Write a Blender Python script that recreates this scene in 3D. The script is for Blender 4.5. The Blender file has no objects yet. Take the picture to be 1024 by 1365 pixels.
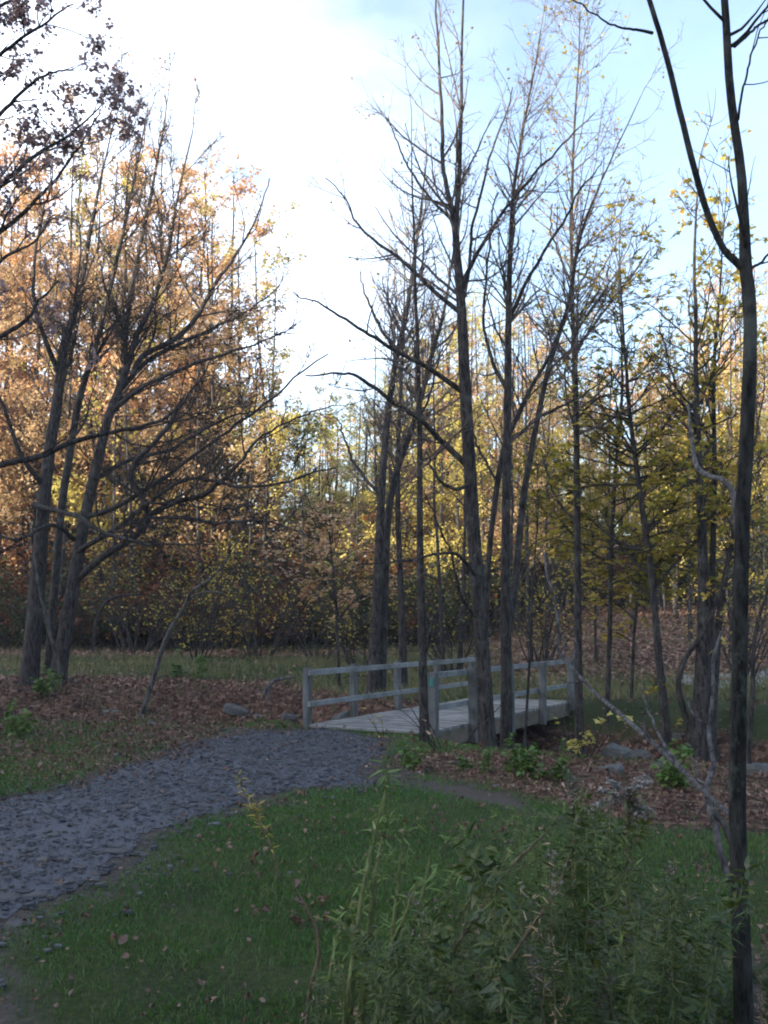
import bpy, math
import numpy as np
from mathutils import Vector

# ------------------------------------------------------------------ camera, sky, sun, exposure
SC = bpy.context.scene
COL = SC.collection
EYE = 1.65
F = 1330.0
PITCH = math.atan(147.5 / F)
cam_d = bpy.data.cameras.new('camera')
cam = bpy.data.objects.new('camera', cam_d)
COL.objects.link(cam)
cam.location = (0, 0, EYE)
cam.rotation_euler = (math.pi / 2 + PITCH, 0, 0)
cam_d.sensor_fit = 'VERTICAL'
cam_d.sensor_height = 36.0
cam_d.lens = 36.0 * F / 1365.0
cam_d.clip_start = 0.05
cam_d.clip_end = 2000
SC.camera = cam

SUN_EL = math.radians(15.0)
SUN_AZ = math.radians(-125.0)          # from +Y, negative to the left
world = bpy.data.worlds.new('World')
SC.world = world
world.use_nodes = True
wn, wl = world.node_tree.nodes, world.node_tree.links
wn.clear()
w_out = wn.new('ShaderNodeOutputWorld')
w_bg = wn.new('ShaderNodeBackground')
w_bg.inputs['Strength'].default_value = 0.15
sky = wn.new('ShaderNodeTexSky')
sky.sky_type = 'NISHITA'
sky.sun_disc = False
sky.sun_elevation = SUN_EL
sky.sun_rotation = SUN_AZ
sky.air_density = 1.0
sky.dust_density = 2.5
sky.ozone_density = 1.5
tc = wn.new('ShaderNodeTexCoord')
mp = wn.new('ShaderNodeMapping')
mp.inputs['Scale'].default_value = (1.0, 1.0, 2.2)
nz = wn.new('ShaderNodeTexNoise')
nz.inputs['Scale'].default_value = 2.6
nz.inputs['Detail'].default_value = 7
nz.inputs['Roughness'].default_value = 0.55
cr = wn.new('ShaderNodeValToRGB')
cr.color_ramp.elements[0].position = 0.36
cr.color_ramp.elements[0].color = (0.12, 0.12, 0.12, 1)
cr.color_ramp.elements[1].position = 0.72
cr.color_ramp.elements[1].color = (0.75, 0.75, 0.75, 1)
mx = wn.new('ShaderNodeMixRGB')
mx.inputs['Color2'].default_value = (8.6, 9.2, 10.8, 1)
wl.new(tc.outputs['Generated'], mp.inputs['Vector'])
wl.new(mp.outputs['Vector'], nz.inputs['Vector'])
wl.new(nz.outputs['Fac'], cr.inputs['Fac'])
sx = wn.new('ShaderNodeSeparateXYZ')
wl.new(tc.outputs['Generated'], sx.inputs[0])
me_ = wn.new('ShaderNodeMapRange')
me_.interpolation_type = 'SMOOTHSTEP'
me_.inputs['From Min'].default_value = 0.58; me_.inputs['From Max'].default_value = 0.85
me_.inputs['To Min'].default_value = 1.0; me_.inputs['To Max'].default_value = 0.12
wl.new(sx.outputs['Z'], me_.inputs['Value'])
mm_ = wn.new('ShaderNodeMath'); mm_.operation = 'MULTIPLY'
wl.new(cr.outputs['Color'], mm_.inputs[0]); wl.new(me_.outputs['Result'], mm_.inputs[1])
mr_ = wn.new('ShaderNodeMapRange')
mr_.inputs['From Min'].default_value = -0.28; mr_.inputs['From Max'].default_value = 0.12
mr_.inputs['To Min'].default_value = 1.25; mr_.inputs['To Max'].default_value = 0.10
wl.new(sx.outputs['X'], mr_.inputs['Value'])
m2_ = wn.new('ShaderNodeMath'); m2_.operation = 'MULTIPLY'; m2_.use_clamp = True
wl.new(mm_.outputs[0], m2_.inputs[0]); wl.new(mr_.outputs['Result'], m2_.inputs[1])
wl.new(m2_.outputs[0], mx.inputs['Fac'])
wl.new(sky.outputs['Color'], mx.inputs['Color1'])
wl.new(mx.outputs['Color'], w_bg.inputs['Color'])
wl.new(w_bg.outputs['Background'], w_out.inputs['Surface'])

sun_d = bpy.data.lights.new('sun', 'SUN')
sun_d.energy = 5.0
sun_d.angle = math.radians(0.53)
sun_d.color = (1.0, 0.87, 0.70)
sun = bpy.data.objects.new('sun', sun_d)
COL.objects.link(sun)
sdir = Vector((math.sin(SUN_AZ) * math.cos(SUN_EL), math.cos(SUN_AZ) * math.cos(SUN_EL), math.sin(SUN_EL)))
sun.rotation_euler = sdir.to_track_quat('Z', 'Y').to_euler()
sun.location = (-60, 20, 40)

SC.view_settings.view_transform = 'Standard'
SC.view_settings.look = 'None'
SC.view_settings.gamma = 1.0
SC.view_settings.exposure = 1.7
SC.render.engine = 'CYCLES'
SC.cycles.max_bounces = 6
SC.cycles.diffuse_bounces = 3
SC.cycles.glossy_bounces = 2
SC.cycles.transmission_bounces = 4
SC.cycles.filter_width = 2.0

# ------------------------------------------------------------------ helpers
def RNG(s):
    return np.random.default_rng(s)

CP, SP = math.cos(PITCH), math.sin(PITCH)
def ray(px, py):
    u, v = (px - 512.0) / F, (682.5 - py) / F
    d = np.array([u, CP - v * SP, SP + v * CP])
    return d / d[1]
def at(px, py, Y):                      # a point of the photograph brought to a distance of Y metres
    return np.array([0, 0, EYE]) + ray(px, py) * Y
def on_plane(px, py, z=0.0):
    d = ray(px, py)
    return np.array([0, 0, EYE]) + d * ((z - EYE) / d[2])

def sstep(a, b, x):
    t = np.clip((x - a) / (b - a), 0, 1)
    return t * t * (3 - 2 * t)
def vnoise(x, y, s, seed=0):            # smooth value noise
    x = np.asarray(x, float) * s + 37.3 * seed + 1000
    y = np.asarray(y, float) * s + 91.7 * seed + 1000
    xi, yi = np.floor(x).astype(np.int64), np.floor(y).astype(np.int64)
    fx, fy = x - xi, y - yi
    fx, fy = fx * fx * (3 - 2 * fx), fy * fy * (3 - 2 * fy)
    def h(a, b):
        n = (a * 374761393 + b * 668265263 + seed * 1442695041) & 0x7fffffff
        n = ((n ^ (n >> 13)) * 1274126177) & 0x7fffffff
        return ((n ^ (n >> 16)) & 0xffff) / 65535.0
    return (h(xi, yi) * (1 - fx) + h(xi + 1, yi) * fx) * (1 - fy) + (h(xi, yi + 1) * (1 - fx) + h(xi + 1, yi + 1) * fx) * fy
def fbm(x, y, s, seed=0, n=4):
    t, a = 0, 0.5
    for k in range(n):
        t = t + a * vnoise(x, y, s * 2 ** k, seed + k)
        a *= 0.5
    return t / (1 - 0.5 ** n)

def creek_y(x):
    x = np.asarray(x, float)
    return np.where(x > -2, 18.03 - 0.547 * (np.minimum(x, 9) - 1.29) - 0.25 * np.maximum(x - 9, 0), 19.83 + 0.2 * (-2 - x))
def height(x, y):
    x, y = np.asarray(x, float), np.asarray(y, float)
    yc = creek_y(x)
    d = np.abs(y - yc) * np.where(x > -2, 0.877, 0.98) + 0.5 * (vnoise(x, y, 0.6, 5) - 0.5)
    dep = np.where(x > -2, 1.0, 1.0 - 0.55 * sstep(-2, -5, x)) 
    z = -dep * np.exp(-(d / (2.1 + 0.85 * sstep(0.4, 1.6, x))) ** 4)
    z = z + 0.045 * np.clip(y - 24, 0, 22) + 0.015 * np.clip(y - 46, 0, 60)
    z = z + 0.065 * np.clip(y - 27, 0, 24) * sstep(2, 9, x)
    z = z + 0.16 * np.exp(-((x + 8.6) ** 2 + (y - 25) ** 2) / 4.0)
    z = z + 11 * sstep(78, 150, y)
    shade_hill = sstep(-13, -34, x) * (19.5 + 5 * (fbm(x, y, 0.10, 9) - 0.5)) * (1 - sstep(5, 30, y))  # unseen rise at left, shaped to keep the sun off the foreground
    z = np.maximum(z, z + shade_hill)
    z = z + 14 * sstep(-9, -34, y + 0.25 * x) * (1 - sstep(-10, -30, x))  # unseen slope behind the camera, added to cut sky light
    bank = np.exp(-(np.abs(y - yc) / 4.2) ** 4) * (1 - np.exp(-(((x - 1.3) / 2.2) ** 2))) 
    z = z + bank * 0.62 * (fbm(x, y, 1.3, 17) - 0.5)
    rough = 0.05 + 0.10 * sstep(15, 19, y)
    z = z + rough * (fbm(x, y, 0.55, 3) - 0.5) + 0.02 * (vnoise(x, y, 2.5, 8) - 0.5)
    return z

# ---- mesh assembly
class Mesh:
    def __init__(self):
        self.v, self.p, self.n = [], [], 0
    def add(self, verts, polys, mat=0, smooth=False):
        verts = np.asarray(verts, np.float32).reshape(-1, 3)
        polys = np.asarray(polys, np.int64)
        if len(polys) == 0:
            return
        self.v.append(verts)
        self.p.append((polys + self.n, mat, smooth))
        self.n += len(verts)
    def build(self, name, mats, parent=None):
        me = bpy.data.meshes.new(name)
        if self.v:
            V = np.concatenate(self.v)
            me.vertices.add(len(V))
            me.vertices.foreach_set('co', V.ravel())
            loops = np.concatenate([p.ravel() for p, _, _ in self.p])
            tot = np.concatenate([np.full(len(p), p.shape[1]) for p, _, _ in self.p])
            mi = np.concatenate([np.full(len(p), m) for p, m, _ in self.p])
            sm = np.concatenate([np.full(len(p), s) for p, _, s in self.p])
            start = np.concatenate([[0], np.cumsum(tot)[:-1]])
            me.loops.add(len(loops))
            me.loops.foreach_set('vertex_index', loops.astype(np.int32))
            me.polygons.add(len(tot))
            me.polygons.foreach_set('loop_start', start.astype(np.int32))
            me.polygons.foreach_set('material_index', mi.astype(np.int32))
            me.polygons.foreach_set('use_smooth', sm.astype(bool))
            me.update(calc_edges=True)
            me.validate()
        for m in (mats if isinstance(mats, (list, tuple)) else [mats]):
            me.materials.append(m)
        o = bpy.data.objects.new(name, me)
        COL.objects.link(o)
        if parent:
            o.parent = parent
        return o
    def box(self, c, ax, ay, az, hx, hy, hz, mat=0, bev=0.0):
        c = np.asarray(c, float)
        ax, ay, az = [np.asarray(a, float) / np.linalg.norm(a) for a in (ax, ay, az)]
        if bev <= 0:
            s = np.array([[i, j, k] for k in (-1, 1) for j in (-1, 1) for i in (-1, 1)], float)
            V = c + s[:, :1] * hx * ax + s[:, 1:2] * hy * ay + s[:, 2:] * hz * az
            self.add(V, [[0, 2, 3, 1], [4, 5, 7, 6], [0, 1, 5, 4], [2, 6, 7, 3], [0, 4, 6, 2], [1, 3, 7, 5]], mat)
            return
        # chamfered along the long (x) axis: octagonal section
        b = bev
        sec = [(-hy + b, -hz), (hy - b, -hz), (hy, -hz + b), (hy, hz - b), (hy - b, hz), (-hy + b, hz), (-hy, hz - b), (-hy, -hz + b)]
        V = [c + sx * hx * ax + p * ay + q * az for sx in (-1, 1) for p, q in sec]
        self.add(V, [[i, (i + 1) % 8, 8 + (i + 1) % 8, 8 + i] for i in range(8)], mat)
        self.add(V, [list(range(7, -1, -1)), list(range(8, 16))], mat)
    def tubes(self, P, R, m=3, mat=0):
        """P (N,S,3) polylines, R (N,S) radii"""
        P, R = np.asarray(P, float), np.asarray(R, float)
        if P.ndim == 2:
            P, R = P[None], R[None]
        N, S, _ = P.shape
        if N == 0:
            return
        T = np.gradient(P, axis=1)
        T /= np.linalg.norm(T, axis=2, keepdims=True) + 1e-9
        mean = P[:, -1] - P[:, 0]
        mean /= np.linalg.norm(mean, axis=1, keepdims=True) + 1e-9
        ref = np.where(np.abs(mean[:, 2:3]) > 0.8, np.array([[1.0, 0.13, 0]]), np.array([[0, 0.1, 1.0]]))
        A = np.cross(T, ref[:, None, :])
        A /= np.linalg.norm(A, axis=2, keepdims=True) + 1e-9
        B = np.cross(T, A)
        ang = np.arange(m) * 2 * math.pi / m
        V = P[:, :, None, :] + R[:, :, None, None] * (np.cos(ang)[None, None, :, None] * A[:, :, None, :] + np.sin(ang)[None, None, :, None] * B[:, :, None, :])
        base = (np.arange(N) * S * m)[:, None, None] + (np.arange(S - 1) * m)[None, :, None]
        j = np.arange(m)[None, None, :]
        j2 = (j + 1) % m
        Q = np.stack([base + j, base + j2, base + m + j2, base + m + j], -1).reshape(-1, 4)
        self.add(V.reshape(-1, 3), Q, mat, True)
    def cards(self, rng, pos, size, outline, up=0.3, fold=0.18, mat=0, ydir=None, spread=1.0):
        """many small leaves; outline = list of (x, y) with the stalk at the origin"""
        pos = np.asarray(pos, float).reshape(-1, 3)
        N = len(pos)
        if N == 0:
            return
        size = np.broadcast_to(np.asarray(size, float), (N,))
        n = rng.normal(size=(N, 3))
        n /= np.linalg.norm(n, axis=1, keepdims=True)
        n[:, 2] = np.abs(n[:, 2])
        n = n * (1 - up) + np.array([0, 0, up])
        n /= np.linalg.norm(n, axis=1, keepdims=True)
        a = rng.normal(size=(N, 3)) * spread
        if ydir is not None:
            a = a + ydir
        a -= (a * n).sum(1, keepdims=True) * n
        a /= np.linalg.norm(a, axis=1, keepdims=True) + 1e-9
        b = np.cross(a, n)
        O = np.array(outline, float)
        f = (np.abs(O[:, 0]) * fold * 2)[None, :] * rng.uniform(-0.4, 1.4, (N, 1))
        V = pos[:, None, :] + size[:, None, None] * (O[None, :, 0, None] * b[:, None, :] + O[None, :, 1, None] * a[:, None, :] + f[:, :, None] * n[:, None, :])
        K = len(O)
        self.add(V.reshape(-1, 3), (np.arange(N) * K)[:, None] + np.arange(K)[None, :], mat)

LEAF4 = [(0, 0), (0.36, 0.5), (0, 1), (-0.36, 0.5)]
LEAF6 = [(0, 0), (0.34, 0.22), (0.42, 0.58), (0, 1), (-0.42, 0.58), (-0.34, 0.22)]
MAPLE = [(0, 0), (0.30, -0.04), (0.26, 0.18), (0.60, 0.40), (0.27, 0.52), (0.22, 0.62), (0, 1.0), (-0.22, 0.62), (-0.27, 0.52), (-0.60, 0.40), (-0.26, 0.18), (-0.30, -0.04)]
LANCE = [(0, 0), (0.065, 0.3), (0.05, 0.65), (0, 1), (-0.05, 0.65), (-0.065, 0.3)]

def tag(o, label=None, cat=None, group=None, kind=None):
    if label: o['label'] = label
    if cat: o['category'] = cat
    if group: o['group'] = group
    if kind: o['kind'] = kind
    return o
def empty(name, loc):
    o = bpy.data.objects.new(name, None)
    o.empty_display_size = 0.2
    o.location = loc
    COL.objects.link(o)
    return o
KIDS = {}
def part(root, o):
    """o was built round the world origin of its own root"""
    o.parent = root
    KIDS.setdefault(root.name, []).append(o)
    return o
def dup(root, loc, rotz=0, scale=1.0, label=None, group=None, mats=None):
    r = root.copy()
    COL.objects.link(r)
    r.location, r.rotation_euler = loc, (0, 0, rotz)
    r.scale = scale if isinstance(scale, tuple) else (scale,) * 3
    if label: r['label'] = label
    if group: r['group'] = group
    for c in KIDS.get(root.name, []):
        d = c.copy()
        COL.objects.link(d)
        d.parent = r
        KIDS.setdefault(r.name, []).append(d)
    return r

# ---- growing
def resample(pts, n):
    """Catmull-Rom through (k, D) points, n samples"""
    pts = np.asarray(pts, float)
    k = len(pts)
    e = np.vstack([2 * pts[0] - pts[1], pts, 2 * pts[-1] - pts[-2]])
    t = np.linspace(0, k - 1 - 1e-6, n)
    i = t.astype(int)
    f = (t - i)[:, None]
    p0, p1, p2, p3 = e[i], e[i + 1], e[i + 2], e[i + 3]
    return 0.5 * (2 * p1 + (p2 - p0) * f + (2 * p0 - 5 * p1 + 4 * p2 - p3) * f ** 2 + (3 * p1 - p0 - 3 * p2 + p3) * f ** 3)
def evolve(rng, pos, d, length, r0, S, wig, trop, tipr=0.25, curve=None):
    N = len(pos)
    P = np.zeros((N, S + 1, 3))
    P[:, 0] = pos
    step = (length / S)[:, None]
    d = d.copy()
    for s in range(S):
        P[:, s + 1] = P[:, s] + d * step
        d = d + rng.normal(size=(N, 3)) * wig
        d[:, 2] += trop
        d /= np.linalg.norm(d, axis=1, keepdims=True) + 1e-9
    R = r0[:, None] * (1 - (1 - tipr) * np.linspace(0, 1, S + 1)[None, :])
    return P, R
def sprout(rng, P, R, dens, t0=0.2, t1=1.0, ang=50, angj=12, lr=0.5, lmin=0.25, lmax=6, S=5, wig=0.16, trop=0.06, rr=0.6, rmin=0.004, taper=0.65, bias=None, flat=0.0):
    if P.ndim == 2:
        P, R = P[None], R[None]
    N, S1, _ = P.shape
    L = np.linalg.norm(np.diff(P, axis=1), axis=2).sum(1)
    k = rng.poisson(np.maximum(dens * L * (t1 - t0), 0.01))
    idx = np.repeat(np.arange(N), k)
    M = len(idx)
    t = t0 + (t1 - t0) * rng.random(M)
    f = t * (S1 - 1) * 0.9999
    i = f.astype(int)
    a = (f - i)[:, None]
    pos = P[idx, i] * (1 - a) + P[idx, i + 1] * a
    rad = R[idx, i] * (1 - a[:, 0]) + R[idx, i + 1] * a[:, 0]
    tan = P[idx, i + 1] - P[idx, i]
    tan /= np.linalg.norm(tan, axis=1, keepdims=True) + 1e-9
    q = rng.normal(size=(M, 3))
    q[:, 2] *= (1 - flat)
    if bias is not None:
        q = q + np.asarray(bias)
    q -= (q * tan).sum(1, keepdims=True) * tan
    q /= np.linalg.norm(q, axis=1, keepdims=True) + 1e-9
    an = np.radians(ang + angj * rng.normal(size=M))[:, None]
    d = np.cos(an) * tan + np.sin(an) * q
    ln = np.clip(lr * L[idx] * (1 - taper * t) * rng.uniform(0.55, 1.25, M), lmin, lmax)
    r0 = np.maximum(np.minimum(rad * rr, 0.012 * ln + 0.004), rmin)
    return evolve(rng, pos, d, ln, r0, S, wig, trop)
def leaf_spots(rng, P, n, t0=0.25, jit=0.05):
    N, S1, _ = P.shape
    k = rng.poisson(n, N)
    idx = np.repeat(np.arange(N), k)
    f = (t0 + (1 - t0) * rng.random(len(idx))) * (S1 - 1) * 0.9999
    i = f.astype(int)
    a = (f - i)[:, None]
    return P[idx, i] * (1 - a) + P[idx, i + 1] * a + rng.normal(size=(len(idx), 3)) * jit

# ------------------------------------------------------------------ materials
def mat(name):
    m = bpy.data.materials.new(name)
    m.use_nodes = True
    n = m.node_tree.nodes
    n.clear()
    out = n.new('ShaderNodeOutputMaterial')
    return m, n, m.node_tree.links, out
def ramp(n, stops):
    r = n.new('ShaderNodeValToRGB')
    e = r.color_ramp.elements
    while len(e) < len(stops):
        e.new(0.5)
    for x, (p, c) in zip(e, stops):
        x.position = p
        x.color = (*c, 1)
    return r
def noise(n, l, vec, scale, detail=4, rough=0.55, stretch=None):
    t = n.new('ShaderNodeTexNoise')
    t.inputs['Scale'].default_value = scale
    t.inputs['Detail'].default_value = detail
    t.inputs['Roughness'].default_value = rough
    if stretch:
        mp = n.new('ShaderNodeMapping')
        mp.inputs['Scale'].default_value = stretch
        l.new(vec, mp.inputs['Vector'])
        vec = mp.outputs['Vector']
    l.new(vec, t.inputs['Vector'])
    return t
def leaf_mat(name, cols, trans=0.5):
    m, n, l, out = mat(name)
    g = n.new('ShaderNodeNewGeometry')
    oi = n.new('ShaderNodeObjectInfo')
    k = len(cols)
    r = ramp(n, [(i / max(k - 1, 1), c) for i, c in enumerate(cols)])
    tcn = n.new('ShaderNodeTexCoord')
    nn = noise(n, l, tcn.outputs['Object'], 0.55, 2)
    a = n.new('ShaderNodeMath'); a.operation = 'MULTIPLY_ADD'
    a.inputs[1].default_value = 0.55; a.inputs[2].default_value = -0.10
    l.new(g.outputs['Random Per Island'], a.inputs[0])
    b = n.new('ShaderNodeMath'); b.operation = 'MULTIPLY_ADD'
    b.inputs[1].default_value = 0.75; b.inputs[2].default_value = -0.2
    l.new(nn.outputs['Fac'], b.inputs[0])
    s = n.new('ShaderNodeMath'); s.operation = 'ADD'
    l.new(a.outputs[0], s.inputs[0]); l.new(b.outputs[0], s.inputs[1])
    s2 = n.new('ShaderNodeMath'); s2.operation = 'MULTIPLY_ADD'
    s2.inputs[1].default_value = 0.30; 
    l.new(oi.outputs['Random'], s2.inputs[0]); l.new(s.outputs[0], s2.inputs[2])
    l.new(s2.outputs[0], r.inputs['Fac'])
    d = n.new('ShaderNodeBsdfDiffuse'); t = n.new('ShaderNodeBsdfTranslucent')
    l.new(r.outputs['Color'], d.inputs['Color']); l.new(r.outputs['Color'], t.inputs['Color'])
    gl = n.new('ShaderNodeBsdfGlossy'); gl.inputs['Roughness'].default_value = 0.45
    gl.inputs['Color'].default_value = (0.9, 0.9, 0.9, 1)
    m1 = n.new('ShaderNodeMixShader'); m1.inputs[0].default_value = trans
    l.new(d.outputs[0], m1.inputs[1]); l.new(t.outputs[0], m1.inputs[2])
    m2 = n.new('ShaderNodeMixShader'); m2.inputs[0].default_value = 0.04
    l.new(m1.outputs[0], m2.inputs[1]); l.new(gl.outputs[0], m2.inputs[2])
    l.new(m2.outputs[0], out.inputs['Surface'])
    return m
def bark_mat(name, dark, light, green=None, scale=5.0):
    m, n, l, out = mat(name)
    p = n.new('ShaderNodeBsdfPrincipled')
    p.inputs['Roughness'].default_value = 0.92
    p.inputs['Specular IOR Level'].default_value = 0.15
    tcn = n.new('ShaderNodeTexCoord')
    a = noise(n, l, tcn.outputs['Object'], scale, 8, 0.72, (4.0, 4.0, 1.0))
    b = noise(n, l, tcn.outputs['Object'], 3.2, 7, 0.72)
    r = ramp(n, [(0.40, tuple(x * 0.6 for x in dark)), (0.52, tuple((x + y) / 2 for x, y in zip(dark, light))), (0.64, light)])
    l.new(a.outputs['Fac'], r.inputs['Fac'])
    c = r.outputs['Color']
    if green:
        mxn = n.new('ShaderNodeMixRGB')
        mr = ramp(n, [(0.54, (0, 0, 0)), (0.64, (0.75, 0.75, 0.75))])
        l.new(b.outputs['Fac'], mr.inputs['Fac'])
        l.new(mr.outputs['Color'], mxn.inputs['Fac'])
        l.new(c, mxn.inputs['Color1'])
        mxn.inputs['Color2'].default_value = (*green, 1)
        c = mxn.outputs['Color']
    l.new(c, p.inputs['Base Color'])
    bp = n.new('ShaderNodeBump'); bp.inputs['Strength'].default_value = 1.0; bp.inputs['Distance'].default_value = 0.05
    l.new(a.outputs['Fac'], bp.inputs['Height'])
    l.new(bp.outputs['Normal'], p.inputs['Normal'])
    l.new(p.outputs[0], out.inputs['Surface'])
    return m
def wood_mat(name, dark, light, grain=(1, 18, 18), plank=False):
    m, n, l, out = mat(name)
    p = n.new('ShaderNodeBsdfPrincipled')
    p.inputs['Roughness'].default_value = 0.8
    p.inputs['Specular IOR Level'].default_value = 0.25
    tcn = n.new('ShaderNodeTexCoord')
    a = noise(n, l, tcn.outputs['Object'], 2.2, 6, 0.7, grain)
    b = noise(n, l, tcn.outputs['Object'], 2.6, 4, 0.6)
    r = ramp(n, [(0.3, dark), (0.7, light)])
    l.new(a.outputs['Fac'], r.inputs['Fac'])
    mxn = n.new('ShaderNodeMixRGB'); mxn.blend_type = 'MULTIPLY'
    mr = ramp(n, [(0.34, (0.34, 0.36, 0.32)), (0.46, (0.72, 0.73, 0.70)), (0.62, (1.05, 1.05, 1.05))])
    l.new(b.outputs['Fac'], mr.inputs['Fac'])
    mxn.inputs['Fac'].default_value = 0.8
    l.new(r.outputs['Color'], mxn.inputs['Color1']); l.new(mr.outputs['Color'], mxn.inputs['Color2'])
    c = mxn.outputs['Color']
    if plank:
        g = n.new('ShaderNodeNewGeometry')
        pr = ramp(n, [(0.0, (0.55, 0.54, 0.52)), (0.6, (0.95, 0.95, 0.95)), (1.0, (1.15, 1.12, 1.08))])
        l.new(g.outputs['Random Per Island'], pr.inputs['Fac'])
        mq = n.new('ShaderNodeMixRGB'); mq.blend_type = 'MULTIPLY'; mq.inputs['Fac'].default_value = 1
        l.new(c, mq.inputs['Color1']); l.new(pr.outputs['Color'], mq.inputs['Color2'])
        c = mq.outputs['Color']
    l.new(c, p.inputs['Base Color'])
    bp = n.new('ShaderNodeBump'); bp.inputs['Strength'].default_value = 0.4; bp.inputs['Distance'].default_value = 0.006
    l.new(a.outputs['Fac'], bp.inputs['Height']); l.new(bp.outputs['Normal'], p.inputs['Normal'])
    l.new(p.outputs[0], out.inputs['Surface'])
    return m
def stone_mat(name, cols, scale=6, island=False):
    m, n, l, out = mat(name)
    p = n.new('ShaderNodeBsdfPrincipled')
    p.inputs['Roughness'].default_value = 0.75
    p.inputs['Specular IOR Level'].default_value = 0.3
    tcn = n.new('ShaderNodeTexCoord')
    a = noise(n, l, tcn.outputs['Object'], scale, 6, 0.65)
    r = ramp(n, [(0.1 + 0.8 * i / (len(cols) - 1), c) for i, c in enumerate(cols)])
    if island:
        g = n.new('ShaderNodeNewGeometry')
        ad = n.new('ShaderNodeMath'); ad.operation = 'MULTIPLY_ADD'
        ad.inputs[1].default_value = 0.3
        sc = n.new('ShaderNodeMath'); sc.operation = 'MULTIPLY'; sc.inputs[1].default_value = 0.8
        l.new(g.outputs['Random Per Island'], sc.inputs[0])
        l.new(a.outputs['Fac'], ad.inputs[0]); l.new(sc.outputs[0], ad.inputs[2])
        l.new(ad.outputs[0], r.inputs['Fac'])
    else:
        l.new(a.outputs['Fac'], r.inputs['Fac'])
    l.new(r.outputs['Color'], p.inputs['Base Color'])
    bp = n.new('ShaderNodeBump'); bp.inputs['Strength'].default_value = 0.6; bp.inputs['Distance'].default_value = 0.02
    l.new(a.outputs['Fac'], bp.inputs['Height']); l.new(bp.outputs['Normal'], p.inputs['Normal'])
    l.new(p.outputs[0], out.inputs['Surface'])
    return m

M = {}
M['bark'] = bark_mat('brown_bark', (0.020, 0.019, 0.020), (0.088, 0.078, 0.074), (0.105, 0.11, 0.095))
M['bark_grey'] = bark_mat('grey_bark', (0.045, 0.043, 0.042), (0.15, 0.14, 0.13), (0.11, 0.12, 0.09))
M['bark_smooth'] = bark_mat('smooth_green_grey_bark', (0.020, 0.021, 0.021), (0.075, 0.076, 0.072), (0.14, 0.155, 0.14), 7)
M['bark_pale'] = bark_mat('bleached_bark', (0.06, 0.056, 0.056), (0.20, 0.19, 0.19))
M['twig'] = bark_mat('twig_bark', (0.030, 0.027, 0.027), (0.09, 0.078, 0.072))
M['twig_pale_lit'] = bark_mat('pale_sunwashed_twig_bark', (0.075, 0.062, 0.058), (0.26, 0.21, 0.19))  # thin twigs' own paler bark, with washed-out sunlight put into the colour
M['orange'] = leaf_mat('orange_leaves', [(0.44, 0.21, 0.10), (0.63, 0.37, 0.18), (0.73, 0.49, 0.27), (0.78, 0.57, 0.42)])
M['yellow'] = leaf_mat('yellow_leaves', [(0.24, 0.24, 0.05), (0.50, 0.44, 0.10), (0.68, 0.58, 0.18), (0.64, 0.48, 0.18)])
M['tan'] = leaf_mat('tan_leaves', [(0.34, 0.23, 0.12), (0.54, 0.38, 0.20), (0.66, 0.50, 0.30)])
M['yelgreen'] = leaf_mat('yellow_green_leaves', [(0.16, 0.18, 0.03), (0.40, 0.34, 0.05), (0.62, 0.44, 0.07), (0.62, 0.31, 0.06)])
M['green'] = leaf_mat('dull_green_leaves', [(0.03, 0.055, 0.015), (0.07, 0.10, 0.03), (0.16, 0.16, 0.04)])
M['oak'] = leaf_mat('dark_oak_leaves', [(0.20, 0.15, 0.14), (0.36, 0.24, 0.22), (0.50, 0.33, 0.27)], 0.75)
M['rust'] = leaf_mat('rust_leaves', [(0.035, 0.06, 0.02), (0.16, 0.065, 0.03), (0.30, 0.11, 0.035), (0.20, 0.13, 0.04)])
M['pink'] = leaf_mat('pale_brown_leaves', [(0.25, 0.13, 0.09), (0.42, 0.25, 0.16), (0.40, 0.27, 0.10)])
M['litter'] = leaf_mat('fallen_leaf', [(0.035, 0.022, 0.018), (0.085, 0.045, 0.032), (0.14, 0.072, 0.048), (0.24, 0.15, 0.105), (0.42, 0.31, 0.24)], 0.1)
M['litter_dry'] = leaf_mat('dry_fallen_leaf', [(0.10, 0.06, 0.045), (0.22, 0.13, 0.095), (0.34, 0.21, 0.15), (0.42, 0.30, 0.22)], 0.1)
M['herb'] = leaf_mat('herb_leaf', [(0.05, 0.11, 0.02), (0.10, 0.18, 0.035), (0.18, 0.22, 0.05)], 0.35)
M['grass'] = leaf_mat('grass_blade', [(0.021, 0.080, 0.013), (0.044, 0.135, 0.022), (0.092, 0.165, 0.036), (0.15, 0.135, 0.055)], 0.25)
M['grass_far'] = leaf_mat('rough_grass_blade', [(0.06, 0.09, 0.03), (0.15, 0.16, 0.06), (0.27, 0.22, 0.11)], 0.25)
M['weed'] = leaf_mat('weed_leaf', [(0.010, 0.032, 0.005), (0.032, 0.068, 0.010), (0.080, 0.108, 0.017), (0.14, 0.12, 0.025)], 0.3)
M['weed_pale'] = leaf_mat('pale_weed_leaf', [(0.08, 0.15, 0.03), (0.16, 0.24, 0.05), (0.26, 0.29, 0.08)], 0.3)
M['weed_stem'] = bark_mat('weed_stalk', (0.12, 0.16, 0.06), (0.34, 0.37, 0.17))
M['weed_dry'] = bark_mat('dry_stalk', (0.14, 0.11, 0.07), (0.30, 0.25, 0.16))
M['fluff'] = leaf_mat('seed_fluff', [(0.11, 0.09, 0.075), (0.20, 0.17, 0.14), (0.15, 0.12, 0.10)], 0.3)
M['plume'] = leaf_mat('white_plume', [(0.22, 0.205, 0.19), (0.34, 0.32, 0.30)], 0.3)
M['wood'] = wood_mat('weathered_post_wood', (0.085, 0.09, 0.092), (0.185, 0.19, 0.195), (14, 14, 1))
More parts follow.
